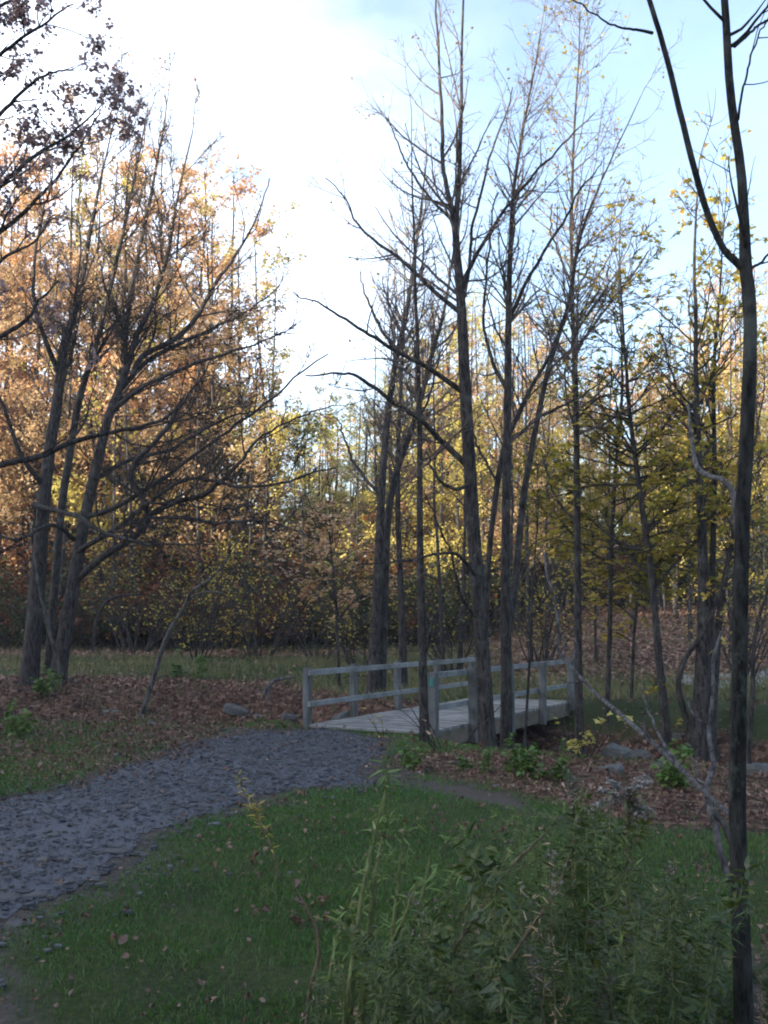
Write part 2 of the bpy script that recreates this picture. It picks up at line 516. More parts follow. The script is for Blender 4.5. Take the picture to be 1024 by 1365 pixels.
M['rail'] = wood_mat('weathered_rail_wood', (0.18, 0.185, 0.195), (0.35, 0.36, 0.375))
M['deck'] = wood_mat('weathered_deck_wood', (0.18, 0.18, 0.18), (0.33, 0.33, 0.33), (18, 18, 1), True)
M['beam'] = wood_mat('brown_beam_wood', (0.10, 0.08, 0.062), (0.22, 0.18, 0.145))
M['stone'] = stone_mat('grey_boulder', [(0.03, 0.032, 0.028), (0.075, 0.076, 0.072), (0.16, 0.16, 0.165)])
M['slate'] = stone_mat('slate_chip', [(0.016, 0.018, 0.024), (0.040, 0.043, 0.053), (0.062, 0.058, 0.057), (0.090, 0.096, 0.112)], 9, True)
m, n, l, out = mat('teal_marker_paint')
p = n.new('ShaderNodeBsdfPrincipled'); p.inputs['Base Color'].default_value = (0.025, 0.20, 0.19, 1); p.inputs['Roughness'].default_value = 0.5
l.new(p.outputs[0], out.inputs['Surface'])
M['teal'] = m

# ------------------------------------------------------------------ ground
def poly_sd(poly, x, y):
    """signed distance to a polygon, positive inside"""
    x, y = np.asarray(x, float), np.asarray(y, float)
    d = np.full(x.shape, 1e9)
    ins = np.zeros(x.shape, bool)
    k = len(poly)
    for i in range(k):
        ax, ay = poly[i]; bx, by = poly[(i + 1) % k]
        ex, ey = bx - ax, by - ay
        t = np.clip(((x - ax) * ex + (y - ay) * ey) / (ex * ex + ey * ey + 1e-12), 0, 1)
        d = np.minimum(d, np.hypot(x - ax - t * ex, y - ay - t * ey))
        c = ((ay > y) != (by > y)) & (x < ex * (y - ay) / (ey + 1e-12) + ax)
        ins ^= c
    return np.where(ins, d, -d)
def gp(pts):
    return [tuple(on_plane(px, py)[:2]) for px, py in pts]
PATH = gp([(-260, 1075), (0, 1066), (100, 1048), (180, 1020), (250, 990), (340, 973), (428, 974), (512, 984), (505, 1015), (500, 1046), (400, 1052),
           (320, 1070), (255, 1092), (205, 1115), (165, 1160), (110, 1185), (50, 1205), (0, 1238), (-150, 1300), (-420, 1420)])
TRAIL = gp([(495, 1040), (530, 1022), (600, 1040), (690, 1062), (760, 1085), (830, 1100), (800, 1118), (720, 1094), (640, 1072), (560, 1058)])
DIRT = gp([(-300, 1500), (-100, 1290), (20, 1260), (70, 1290), (100, 1365), (150, 1500)])
WEEDBED = gp([(400, 1480), (430, 1380), (520, 1330), (640, 1270), (760, 1200), (860, 1190), (960, 1250), (1060, 1290), (1200, 1480)])
LITTER_R = gp([(520, 1010), (640, 1000), (800, 1010), (1300, 1000), (1300, 1090), (1024, 1112), (860, 1100), (760, 1078), (640, 1050), (540, 1030)])

def axis(lo, fine0, fine1, hi, step, grow):
    a = list(np.arange(fine0, fine1 + 1e-6, step))
    s, x = step, fine1
    while x < hi:
        s *= grow; x += s; a.append(x)
    s, x, b = step, fine0, []
    while x > lo:
        s *= grow; x -= s; b.append(x)
    return np.array(b[::-1] + a)
gx = axis(-190, -9, 9, 190, 0.11, 1.09)
gy = axis(-90, 2.5, 26, 330, 0.11, 1.08)
X, Y = np.meshgrid(gx, gy)
Z = height(X, Y)
nx, ny = len(gx), len(gy)
mb = Mesh()
ii = (np.arange(ny - 1)[:, None] * nx + np.arange(nx - 1)[None, :]).ravel()
mb.add(np.stack([X, Y, Z], -1).reshape(-1, 3), np.stack([ii, ii + 1, ii + nx + 1, ii + nx], -1), 0, True)

def litter_mask(x, y):
    yc = creek_y(x)
    off = 1.3 * sstep(0, -3, x)
    band = sstep(3.8 + off, 2.3 + off, np.abs(y - yc - 0.3 - off) + 0.8 * (fbm(x, y, 0.9, 23) - 0.5))
    wood = sstep(41, 45, y + 2 * (fbm(x, y, 0.3, 21) - 0.5))
    right = sstep(1, 5, x) * sstep(25, 30, y)
    lr = sstep(-0.25, 0.35, poly_sd(LITTER_R, x, y))
    strip = sstep(34.3, 35.4, y) * sstep(38.5, 36.8, y) * sstep(3, -1, x) * 0.8
    lft = 0.72 * sstep(-1.6, -3.2, x) * sstep(9.5, 12.5, y + 0.35 * (x + 4)) * sstep(22, 19, y)
    return np.clip(np.maximum.reduce([band, lr, wood, right * 0.85, lft, strip]), 0, 1)
def grass_gap(x, y):
    return fbm(x, y, 0.8, 31)

zone_litter = litter_mask(X, Y)
zone_dirt = np.maximum(sstep(-0.25, 0.4, poly_sd(TRAIL, X, Y) + 0.6 * (fbm(X, Y, 1.8, 51) - 0.5)), np.maximum(sstep(-0.2, 0.5, poly_sd(DIRT, X, Y)), 0.8 * sstep(-0.2, 0.3, poly_sd(WEEDBED, X, Y))))
zone_path = sstep(-0.75, 0.1, poly_sd(PATH, X, Y))

gm, n, l, out = mat('woodland_ground')
p = n.new('ShaderNodeBsdfPrincipled')
p.inputs['Roughness'].default_value = 0.95
p.inputs['Specular IOR Level'].default_value = 0.1
tcn = n.new('ShaderNodeTexCoord')
vec = tcn.outputs['Object']
def attr(nm):
    a = n.new('ShaderNodeAttribute'); a.attribute_name = nm
    return a.outputs['Fac']
n_big = noise(n, l, vec, 0.7, 4)
n_mid = noise(n, l, vec, 4.0, 6, 0.65)
n_fine = noise(n, l, vec, 26, 5, 0.7)
vor = n.new('ShaderNodeTexVoronoi'); vor.inputs['Scale'].default_value = 11
l.new(vec, vor.inputs['Vector'])
g_r = ramp(n, [(0.25, (0.020, 0.032, 0.013)), (0.5, (0.040, 0.058, 0.022)), (0.75, (0.085, 0.085, 0.042))])
l.new(n_fine.outputs['Fac'], g_r.inputs['Fac'])
gl_r = ramp(n, [(0.3, (0.6, 0.6, 0.6)), (0.7, (1.25, 1.15, 1.0))])
l.new(n_big.outputs['Fac'], gl_r.inputs['Fac'])
gmul = n.new('ShaderNodeMixRGB'); gmul.blend_type = 'MULTIPLY'; gmul.inputs['Fac'].default_value = 1
l.new(g_r.outputs['Color'], gmul.inputs['Color1']); l.new(gl_r.outputs['Color'], gmul.inputs['Color2'])
lt_r = ramp(n, [(0.0, (0.025, 0.016, 0.013)), (0.35, (0.06, 0.034, 0.025)), (0.7, (0.11, 0.062, 0.042)), (1.0, (0.19, 0.125, 0.09))])
sepc = n.new('ShaderNodeSeparateColor')
l.new(vor.outputs['Color'], sepc.inputs[0])
l.new(sepc.outputs[0], lt_r.inputs['Fac'])
d_r = ramp(n, [(0.3, (0.045, 0.037, 0.032)), (0.7, (0.11, 0.092, 0.08))])
l.new(n_fine.outputs['Fac'], d_r.inputs['Fac'])
def mixmask(c1, c2, nm, soft=0.3):
    a = n.new('ShaderNodeMath'); a.operation = 'MULTIPLY_ADD'
    a.inputs[1].default_value = 1.3; a.inputs[2].default_value = -0.65
    l.new(n_mid.outputs['Fac'], a.inputs[0])
    s = n.new('ShaderNodeMath'); s.operation = 'ADD'
    l.new(attr(nm), s.inputs[0]); l.new(a.outputs[0], s.inputs[1])
    mr = n.new('ShaderNodeMapRange'); mr.inputs['From Min'].default_value = 0.5 - soft; mr.inputs['From Max'].default_value = 0.5 + soft
    l.new(s.outputs[0], mr.inputs['Value'])
    mm = n.new('ShaderNodeMixRGB')
    l.new(mr.outputs['Result'], mm.inputs['Fac']); l.new(c1, mm.inputs['Color1']); l.new(c2, mm.inputs['Color2'])
    return mm.outputs['Color']
c = mixmask(gmul.outputs['Color'], lt_r.outputs['Color'], 'litter')
c = mixmask(c, d_r.outputs['Color'], 'dirt')
c = mixmask(c, d_r.outputs['Color'], 'path')
l.new(c, p.inputs['Base Color'])
bp = n.new('ShaderNodeBump'); bp.inputs['Strength'].default_value = 0.8; bp.inputs['Distance'].default_value = 0.04
l.new(n_fine.outputs['Fac'], bp.inputs['Height']); l.new(bp.outputs['Normal'], p.inputs['Normal'])
l.new(p.outputs[0], out.inputs['Surface'])
ground = mb.build('ground', gm)
for nm, zz in (('litter', zone_litter), ('dirt', zone_dirt), ('path', zone_path)):
    a = ground.data.attributes.new(nm, 'FLOAT', 'POINT')
    a.data.foreach_set('value', zz.astype(np.float32).ravel())
tag(ground, kind='structure')

# the gravel path: a sheet draped just above the ground
cs = 0.07
px_, py_ = np.meshgrid(np.arange(-12, 1.2, cs), np.arange(2.5, 16.4, cs))
sd = poly_sd(PATH, px_, py_) + 0.9 * (fbm(px_, py_, 1.6, 61, 5) - 0.52)
keep = sd > 0
vid = np.zeros(px_.shape, int)
ky, kx = np.nonzero(keep[:-1, :-1] & keep[1:, :-1] & keep[:-1, 1:] & keep[1:, 1:])
W = px_.shape[1]
mb = Mesh()
quad = np.stack([ky * W + kx, ky * W + kx + 1, (ky + 1) * W + kx + 1, (ky + 1) * W + kx], -1)
used, inv = np.unique(quad, return_inverse=True)
PX, PY = px_.ravel()[used], py_.ravel()[used]
mb.add(np.stack([PX, PY, height(PX, PY) + 0.005], -1), inv.reshape(-1, 4), 0, True)
gpath = mb.build('gravel_path', stone_mat('fine_slate_gravel', [(0.025, 0.027, 0.034), (0.06, 0.065, 0.08), (0.12, 0.13, 0.155)], 34))
tag(gpath, kind='structure')

def chips(rng, x, y, z, size, flat=0.17):
    N = len(x)
    K = 6
    ang = (np.arange(K) + rng.uniform(-0.32, 0.32, (N, K))) * 2 * math.pi / K
    rad = size[:, None] * rng.uniform(0.6, 1.1, (N, K))
    el = rng.uniform(0.55, 1.0, (N, 1))
    rot = rng.uniform(0, 6.28, (N, 1))
    lx, ly = rad * np.cos(ang), rad * np.sin(ang) * el
    ux, uy = lx * np.cos(rot) - ly * np.sin(rot), lx * np.sin(rot) + ly * np.cos(rot)
    tx, ty = rng.normal(size=(N, 1)) * 0.10, rng.normal(size=(N, 1)) * 0.10
    uz = ux * tx + uy * ty
    th = (size * flat * rng.uniform(0.6, 1.5, N))[:, None]
    c = np.stack([x, y, z], -1)[:, None, :]
    top = np.stack([ux * 0.86, uy * 0.86, uz + th], -1) + c
    bot = np.stack([ux, uy, uz - th * 0.8], -1) + c
    V = np.concatenate([top, bot], 1).reshape(-1, 3)
    b = (np.arange(N) * 2 * K)[:, None]
    tops = b + np.arange(K)[None, :]
    j = np.arange(K)
    side = np.stack([j + K, (j + 1) % K + K, (j + 1) % K, j], -1)
    sides = (b[:, :, None] + side[None]).reshape(-1, 4)
    return V, tops, sides
rng = RNG(11)
N = 115000
x, y = rng.uniform(-10, 1.0, N), 4.2 + 12.0 * rng.random(N) ** 1.0
s_ = poly_sd(PATH, x, y) + 0.9 * (fbm(x, y, 1.6, 61, 5) - 0.5)
k = s_ + np.abs(rng.normal(size=N)) ** 1.6 * 0.22 - 0.08 > 0
k &= (np.abs(x) < 0.45 * y + 0.4)
k &= fbm(x, y, 0.8, 63) + 0.16 * rng.normal(size=N) > 0.24
x, y = x[k], y[k]
size = np.clip(rng.lognormal(math.log(0.0098), 0.65, len(x)), 0.006, 0.11)
mb = Mesh()
V, tops, sides = chips(rng, x, y, height(x, y) + 0.016, size)
mb.add(V, tops); mb.n -= len(V); mb.v.pop(); mb.add(V, sides)
gravel = mb.build('gravel', M['slate'])
tag(gravel, kind='stuff', label='dark blue-grey slate chips covering the path', cat='gravel')

# larger slabs of slate on the path and its lower edge: things
def slab_mesh(rng, sx, sy, sz):
    mbx = Mesh()
    K = 9
    a = (np.arange(K) + rng.uniform(-0.3, 0.3, K)) * 2 * math.pi / K
    r = rng.uniform(0.75, 1.1, K)
    V = []
    for zz, sc in ((-1, 1.0), (0.3, 1.02), (0.85, 0.9), (1.0, 0.62)):
        V += [(sx * sc * q * math.cos(t), sy * sc * q * math.sin(t), sz * (zz + 0.12 * rng.normal()) ) for q, t in zip(r, a)]
    for lv in range(3):
        mbx.add(V, [[lv * K + i, lv * K + (i + 1) % K, (lv + 1) * K + (i + 1) % K, (lv + 1) * K + i] for i in range(K)])
        if lv < 2: mbx.n -= len(V); mbx.v.pop(); 
    mbx.n -= len(V); mbx.v.pop()
    mbx.add(V, [[3 * K + i for i in range(K)]])
    return mbx
def place_stone(name, px, py, w, rng, label, group, ratio=0.7, hgt=0.3, material='slate', cat='stone', z0=0.0):
    q = on_plane(px, py, z0)
    for _ in range(4):
        q = on_plane(px, py, float(height(q[0], q[1])))
    sx = w / 2 / F * q[1]
    o = slab_mesh(rng, sx, sx * ratio, sx * hgt).build(name, M[material])
    o.location = (q[0], q[1], float(height(q[0], q[1])) + sx * hgt * 0.55)
    o.rotation_euler = (rng.normal() * 0.08, rng.normal() * 0.08, rng.uniform(-0.3, 0.3))
    tag(o, label, cat, group)
    return o
SL = 'flat slate pieces lying on the gravel path'
for px, py, w, lab in [
    (46, 1196, 40, 'broad flat slate slab at the lower left corner of the gravel path'),
    (10, 1200, 46, 'large flat slate slab cut by the left edge of the photo'),
    (72, 1222, 22, 'slate slab lying alone in dirt just below the gravel path'),
    (25, 1234, 34, 'long thin slate slab in dirt under the path corner'),
    (168, 1077, 27, 'lone raised slate slab in the middle of the gravel path'),
    (155, 1137, 32, 'long slate piece at the grass edge left of the lawn'),
    (82, 1147, 26, 'slate piece tipped up among the path gravel'),
    (128, 1166, 24, 'slate piece half sunk in grass beside the path'),
    (257, 1044, 20, 'thin slate piece on the far half of the path'),
    (70, 1115, 24, 'dull slate piece among the gravel near the left edge'),
    (330, 1049, 18, 'small dark slate piece near the path bend')]:
    place_stone('flat_stone', px, py, w, RNG(int(px * 7 + py)), lab, SL, 0.75, 0.16)

# ------------------------------------------------------------------ footbridge
pL, pR = on_plane(412, 970), on_plane(572, 979.6)
pL, pR = np.array([pL[0], pL[1], 0]), np.array([pR[0], pR[1], 0])
vp = ray(1241, 830); bd = np.array([vp[0], vp[1], 0]); bd /= np.linalg.norm(bd)
bn = np.array([bd[1], -bd[0], 0])
UP = np.array([0, 0, 1.0])
WB = float((pR - pL) @ bn)
LB = 6.6
bridge = empty('footbridge', tuple((pL + pR) / 2))
tag(bridge, 'weathered grey wooden footbridge with low railings crossing the ditch', 'footbridge')
B0 = (pL + pR) / 2
def bl(s, t, z):                           # along, across, up, measured from the bridge's foot
    return bd * s + bn * t + UP * z
rng = RNG(5)
mb = Mesh()
DZ = 0.05
s = -0.05
while s < LB:
    w = 0.14
    mb.box(bl(s + w / 2, rng.normal() * 0.008, DZ - 0.02 + rng.normal() * 0.002), bn, bd, UP, WB / 2 + 0.02 + abs(rng.normal()) * 0.006, w / 2 - 0.008, 0.02, 0, 0.004)
    s += w
mb.build('deck', M['deck'], bridge)
for t in (-WB / 2 + 0.02, WB / 2 - 0.02):
    mb = Mesh()
    mb.box(bl(LB / 2, t, -0.115), bd, bn, UP, LB / 2, 0.04, 0.122, 0, 0.006)
    mb.build('beam', M['beam'], bridge)
for sp in (0.05, LB - 0.05):
    mb = Mesh()
    mb.box(bl(sp, 0, -0.42), bn, bd, UP, WB / 2 + 0.1, 0.12, 0.18, 0, 0.01)
    mb.build('sill_beam', M['beam'], bridge)
POST_S = (0.02, 1.48, 3.10, 4.78, 6.5)
for side, t in ((-1, -WB / 2 - 0.045), (1, WB / 2 + 0.065)):
    for i, sp in enumerate(POST_S):
        mb = Mesh()
        top = 0.93 + 0.015 * rng.normal()
        lo = -0.12 if i in (0, 4) else -0.26
        if side < 0: lo = -0.2
        h = (top - lo) / 2
        tl = rng.normal(size=2) * 0.012
        mb.box(bl(sp, t, lo + h), UP + np.array([tl[0], tl[1], 0]), bd, bn, h, 0.062, 0.062 if side > 0 else 0.05, 0, 0.008)
        # bevelled top
        po = mb.build('post', M['wood'], bridge)
        if side > 0 and i in (0, 4):
            mb = Mesh()
            nf = np.array([-bd[0], -bd[1], 0])
            mb.box(bl(sp, t, top - 0.14) + nf * 0.066, UP, bn, nf, 0.065, 0.028, 0.004)
            mk = mb.build('trail_marker', M['teal'], po)
            mk['label'] = 'teal trail blaze on the post'
        # bolt heads
    tr = t + (0.066 if side < 0 else -0.082)
    for nm, z, hh in (('top_rail', 0.86, 0.045), ('middle_rail', 0.37, 0.042)):
        mb = Mesh()
        mb.box(bl(LB / 2 + 0.02, tr, z), bd, bn, UP, LB / 2 + 0.06, 0.019, hh, 0, 0.005)
        mb.build(nm, M['rail'], bridge)

# ------------------------------------------------------------------ trees
def trace(pts, Y, n=28, rng=None, wob=0.0):
    """(px, py, width_px, dY) rows -> polyline and radii in the world; first point is set into the ground when dY is 'g'"""
    rows = []
    for q in pts:
        dy = q[3] if len(q) > 3 else 0.0
        c3 = at(q[0], q[1], Y + dy)
        rows.append([*c3, q[2] / 2 / F * (Y + dy)])
    A = resample(rows, n)
    P, R = A[:, :3], np.maximum(A[:, 3], 0.003)
    if wob and rng is not None:
        P = P + np.cumsum(rng.normal(size=P.shape) * wob, axis=0) * np.linspace(0, 1, n)[:, None]
    return P, R
def flare(P, R):
    """set the foot into the ground and flare it"""
    z0 = float(height(P[0, 0], P[0, 1]))
    P, R = P.copy(), R.copy()
    foot = P[0].copy(); foot[2] = z0
    P[:, :] += 0
    if P[0, 2] > z0 - 0.02:
        P = np.vstack([[P[0, 0], P[0, 1], z0 - 0.25], P]); R = np.concatenate([[R[0] * 1.15], R])
    else:
        P[0, 2] = z0 - 0.25
    h = P[:, 2] - z0
    R = R * (1 + 0.18 * np.exp(-np.maximum(h, 0) / (2.2 * R.max() + 0.05)))
    return P, R

def traced_tree(name, label, cat, Y, trunks, limbs, seed, bark='bark', leaf=None, nleaf=0.0, leafsize=0.07, group=None,
                d1=1.3, l1=0.22, lmax1=3.2, d2=2.6, d3=3.2, t0=0.35, ang1=48, trop=0.07, outline=LEAF4, limb_t0=0.15, twig_wig=0.16, up=0.3, leaf_zmin=-9, leaf_ztop=99, leaf_above=0.15, limb_dens=1.6, levels=3, bias=None, fine=1.0, twig='twig'):
    rng = RNG(seed)
    P0, R0 = trace(trunks[0], Y)
    zb = float(height(P0[0, 0], P0[0, 1]))
    base = np.array([P0[0, 0], P0[0, 1], zb])
    root = empty(name, tuple(base))
    tag(root, label, cat, group)
    mb = Mesh()
    skel, lim = [], []
    for i, tr in enumerate(trunks):
        P, R = trace(tr, Y, 34, rng, 0.0004 * Y)
        R = R * 0.76
        grounded = tr[0][1] > 850
        skel.append((P, R))
        if grounded:
            P, R = flare(P, R)
        mb.tubes(P - base, R, 10)
    part(root, mb.build('trunk', M[bark]))
    for lb in limbs:
        P, R = trace(lb, Y, 34, rng, 0.0011 * Y)
        lim.append((P, R))
        mb = Mesh()
        mb.tubes(P - base, R, 7)
        part(root, mb.build('limb', M[bark]))
    tw = Mesh()
    SP_ = np.stack([p for p, _ in skel]); SR_ = np.stack([r for _, r in skel])
    b1P, b1R = sprout(rng, SP_, SR_, d1 * 2.6, t0, 1.0, ang1, 12, l1, 0.5, lmax1, 8, 0.10, trop, 0.5, (0.00055 * Y + 0.001) * fine, 0.5, bias)
    tips = [evolve(rng, SP_[:, -1], (SP_[:, -1] - SP_[:, -3]) / np.linalg.norm(SP_[:, -1] - SP_[:, -3], axis=1, keepdims=True), np.full(len(SP_), 1.6), np.maximum(SR_[:, -1], 0.006), 8, 0.1, 0.03)]
    b1P, b1R = np.concatenate([b1P, tips[0][0]]), np.concatenate([b1R, tips[0][1]])
    if lim:
        LP, LR = np.stack([p for p, _ in lim]), np.stack([r for _, r in lim])
        c, d = sprout(rng, LP, LR, limb_dens * 1.35, limb_t0, 1.0, 45, 14, 0.36, 0.35, 2.4, 8, 0.12, trop, 0.6, (0.00045 * Y + 0.001) * fine, 0.5)
        b1P, b1R = np.concatenate([b1P, c]), np.concatenate([b1R, d])
    tw.tubes(b1P - base, b1R, 5)
    b2P, b2R = sprout(rng, b1P, b1R, d2 * 2.9, 0.15, 1.0, 42, 14, 0.46, 0.22, 1.7, 6, twig_wig, trop * 0.7, 0.6, (0.00042 * Y + 0.001) * fine, 0.5)
    tw.tubes(b2P - base, b2R, 3)
    last = b2P
    if levels >= 3:
        b3P, b3R = sprout(rng, b2P, b2R, d3 * 2.6, 0.1, 1.0, 40, 14, 0.55, 0.14, 0.9, 4, twig_wig, trop * 0.5, 0.7, (0.00034 * Y + 0.0008) * fine, 0.4)
        tw.tubes(b3P - base, b3R, 3)
        last = b3P
    crown_m = [M[twig]]
    if leaf:
        sp = leaf_spots(rng, last, nleaf, 0.3, 0.03)
        sp = sp[sp[:, 2] > leaf_zmin]
        sp = sp[rng.random(len(sp)) < leaf_above + (1 - leaf_above) * sstep(leaf_ztop + 1.5, leaf_ztop - 0.5, sp[:, 2])]
        keep = fbm(sp[:, 0] + sp[:, 1] * 0.7, sp[:, 2] + 0.3 * sp[:, 1], 0.8, seed) + 0.25 * rng.normal(size=len(sp)) > 0.42
        sp = sp[keep]
        tw.cards(rng, sp - base, leafsize * rng.uniform(0.6, 1.25, len(sp)), outline, up, 0.2, 1)
        crown_m.append(M[leaf])
    part(root, tw.build('crown', crown_m))
    return root

# left: the big many-stemmed tree on the far bank
traced_tree('maple_tree', 'big dark multi-stemmed tree on the leafy bank left of the gravel path', 'tree', 25.0,
    [[(38, 915, 31.1), (44, 850, 28.9), (52, 760, 25.9), (58, 680, 22.9), (67, 600, 20.7), (78, 530, 18.5), (84, 470, 16.3), (96, 430, 13.3), (108, 390, 10.4), (118, 330, 8.5), (132, 260, 5.1), (150, 190, 2.55)],
     [(75, 915, 28.1), (86, 850, 25.9), (100, 770, 22.9), (114, 690, 20), (128, 630, 18.5), (145, 560, 16.3), (158, 525, 15.5), (171, 490, 12.6), (186, 444, 9.62), (208, 405, 8.5), (228, 340, 6.8), (242, 270, 4.25), (262, 190, 2.55)],
     [(62, 905, 13.3, 0.9), (70, 820, 13.3, 1.0), (82, 680, 14.1, 1.2), (93, 610, 13.3, 1.2), (104, 545, 12.6, 1.2), (115, 505, 11.1, 1.1), (128, 470, 9.62, 1.0), (142, 420, 8.14, 1.0), (165, 330, 6.8, 1), (182, 250, 4.25, 1), (198, 170, 2.55, 1)],
     [(169, 495, 11.1), (167, 468, 10.4), (171, 417, 8.88), (184, 340, 7.65), (200, 260, 5.95), (212, 190, 3.4), (222, 130, 1.7)]],
    [[(176, 500, 8.88), (192, 472, 8.14), (232, 450, 7.65), (258, 420, 6.8), (272, 390, 5.95), (305, 335, 4.25), (335, 280, 2.55), (352, 230, 1.7)],
     [(104, 772, 9.62), (137, 742, 9.62, -0.3), (184, 711, 8.88, -0.6), (198, 687, 8.14, -0.8), (191, 660, 8.14, -0.9), (177, 629, 8.5, -1), (191, 602, 7.65, -1.1), (219, 574, 6.8, -1.3), (239, 547, 5.95, -1.4), (262, 512, 3.4, -1.6), (282, 470, 1.7, -1.7)],
     [(198, 686, 7.65, -0.8), (239, 668, 7.65, -1), (273, 660, 6.8, -1.2), (297, 639, 5.95, -1.4), (316, 617, 5.1, -1.5), (345, 585, 3.4, -1.6), (395, 556, 2.55, -1.8), (440, 540, 1.7, -2)],
     [(199, 690, 5.1, -0.8), (245, 690, 5.1, -1.2), (290, 692, 4.25, -1.5), (345, 690, 3.4, -1.8), (425, 705, 1.7, -2.2)],
     [(44, 673, 7.65, -0.2), (103, 690, 6.8, -0.8), (137, 711, 5.95, -1.2), (191, 728, 4.25, -1.6), (236, 739, 2.55, -2), (290, 742, 1.7, -2.3)],
     [(150, 548, 8.5), (185, 520, 6.8, -0.4), (240, 492, 5.1, -0.8), (300, 470, 4.25, -1.2), (350, 455, 2.55, -1.5), (400, 430, 1.7, -2)],
     [(160, 520, 7.65), (200, 480, 6.8, 0.5), (260, 450, 5.1, 0.8), (330, 420, 3.4, 1.2), (385, 380, 1.7, 1.5)],
     [(80, 500, 8.5), (60, 450, 6.8, -0.5), (45, 380, 5.1, -0.8), (50, 300, 3.4, -1), (70, 230, 1.7, -1.2)],
     [(60, 650, 7.65), (30, 610, 6.8, -0.6), (0, 540, 5.1, -1), (-30, 470, 3.4, -1.3), (-60, 380, 1.7, -1.5)],
     [(112, 690, 8), (165, 672, 7, -0.4), (235, 628, 5.5, -0.8), (320, 570, 4, -1.2), (430, 490, 2, -1.5)],
     [(96, 740, 8), (160, 700, 7, -0.8), (240, 640, 5, -1.4), (330, 650, 4, -1.8), (430, 630, 2, -2.2)],
     [(100, 720, 6), (70, 700, 5, -0.8), (20, 720, 4, -1.2), (-50, 700, 2, -1.5)],
     [(125, 640, 6.8), (170, 615, 5.95, 0.4), (230, 600, 5.1, 0.8), (300, 560, 3.4, 1.3), (370, 540, 1.7, 1.8)]],
    101, 'bark', 'orange', 0.9, 0.08, d1=0.85, l1=0.26, lmax1=4.4, d2=2.6, d3=2.4, t0=0.42, ang1=30, trop=0.06, limb_dens=1.5, leaf_zmin=9.5)

# left edge: oak with dark clustered leaves, its trunk just outside the frame
traced_tree('oak_tree', 'dark-leaved tree reaching in over the top left corner', 'tree', 13.0,
    [[(-150, 990, 62), (-148, 800, 52), (-145, 600, 46), (-140, 400, 38), (-130, 200, 28), (-125, 0, 18), (-120, -180, 8)]],
    [[(-145, 620, 14), (-60, 640, 11), (0, 619, 9), (58, 605, 8), (103, 588, 7), (150, 578, 6), (205, 564, 5), (236, 550, 4), (256, 518, 2)],
     [(-145, 560, 13), (-80, 520, 10), (-20, 460, 8), (30, 430, 6), (60, 405, 4), (90, 380, 2)],
     [(-140, 420, 14), (-80, 340, 11), (-20, 270, 8), (40, 215, 6), (90, 180, 4), (140, 130, 2)],
     [(-140, 380, 12), (-70, 330, 10), (0, 300, 7), (50, 250, 5), (100, 175, 3), (120, 130, 2)],
     [(-135, 250, 12), (-70, 150, 9), (-10, 90, 6), (50, 50, 4), (100, 20, 2)],
     [(-135, 300, 11), (-70, 240, 8), (0, 150, 6), (60, 100, 4), (110, 90, 2)],
     [(-130, 150, 10), (-70, 60, 8), (0, 10, 5), (60, -30, 3)],
     [(-142, 480, 10), (-70, 420, 7), (0, 350, 5), (50, 330, 3), (85, 300, 2)]],
    102, 'bark', 'oak', 12.0, 0.062, d1=0.4, l1=0.2, lmax1=2.4, d2=2.8, d3=3.2, t0=0.5, limb_dens=3.0, limb_t0=0.3, outline=LEAF6, leaf_zmin=5.2)

# centre trees by the bridge
traced_tree('tall_tree', 'tallest bare tree in front of the footbridge with a forked top', 'tree', 14.0,
    [[(650, 1004, 30), (645, 900, 26), (640, 820, 25), (632, 720, 24), (627, 640, 23), (622, 560, 22), (618, 480, 20), (614, 400, 17), (610, 345, 15), (607, 300, 12), (611, 240, 9), (613, 160, 7), (614, 80, 5), (617, 0, 4), (622, -110, 2)]],
    [[(609, 330, 9), (603, 285, 8), (595, 255, 7, 0.2), (587, 215, 6, 0.3), (584, 150, 5, 0.4), (578, 60, 3.5, 0.5), (570, -50, 2, 0.6)],
     [(620, 618, 9), (590, 590, 8), (565, 565, 7, -0.2), (520, 535, 6, -0.4), (483, 512, 5, -0.6), (450, 508, 3.5, -0.8), (405, 512, 2, -1)],
     [(616, 522, 8), (570, 490, 6.5, -0.2), (525, 470, 5.5, -0.4), (480, 440, 4.5, -0.6), (430, 408, 3, -0.8), (392, 385, 1.6, -1)],
     [(611, 415, 7), (575, 385, 6, 0.2), (545, 355, 5, 0.4), (510, 325, 4, 0.6), (482, 297, 3.2, 0.8), (468, 262, 2.4, 0.9), (440, 226, 1.5, 1)],
     [(613, 385, 7), (640, 330, 5.5, -0.2), (672, 275, 4.2, -0.4), (722, 205, 3, -0.6), (775, 140, 1.6, -0.8)],
     [(627, 645, 6), (606, 651, 5, -0.3), (585, 640, 4, -0.5), (572, 622, 3, -0.6), (560, 600, 2, -0.7)],
     [(636, 770, 6), (615, 745, 5, -0.4), (590, 738, 4, -0.6), (540, 750, 3, -0.9), (480, 760, 2, -1.2)],
     [(612, 400, 6), (625, 360, 5, 0.4), (632, 290, 4, 0.7), (660, 200, 3, 1.0), (690, 110, 1.6, 1.3)],
     [(640, 830, 5), (612, 790, 4, -0.3), (590, 720, 3, -0.5), (560, 660, 2, -0.7)],
     [(608, 300, 5), (580, 270, 4, 0.4), (545, 225, 3, 0.7), (520, 160, 1.6, 1.0)]],
    103, 'bark', 'pink', 1.33, 0.055, fine=0.62, twig='twig_pale_lit', d1=2.09, l1=0.172, lmax1=2.2, d2=2.0, d3=1.5, t0=0.45, ang1=34, trop=0.05, limb_dens=2.25, leaf_zmin=4.5)
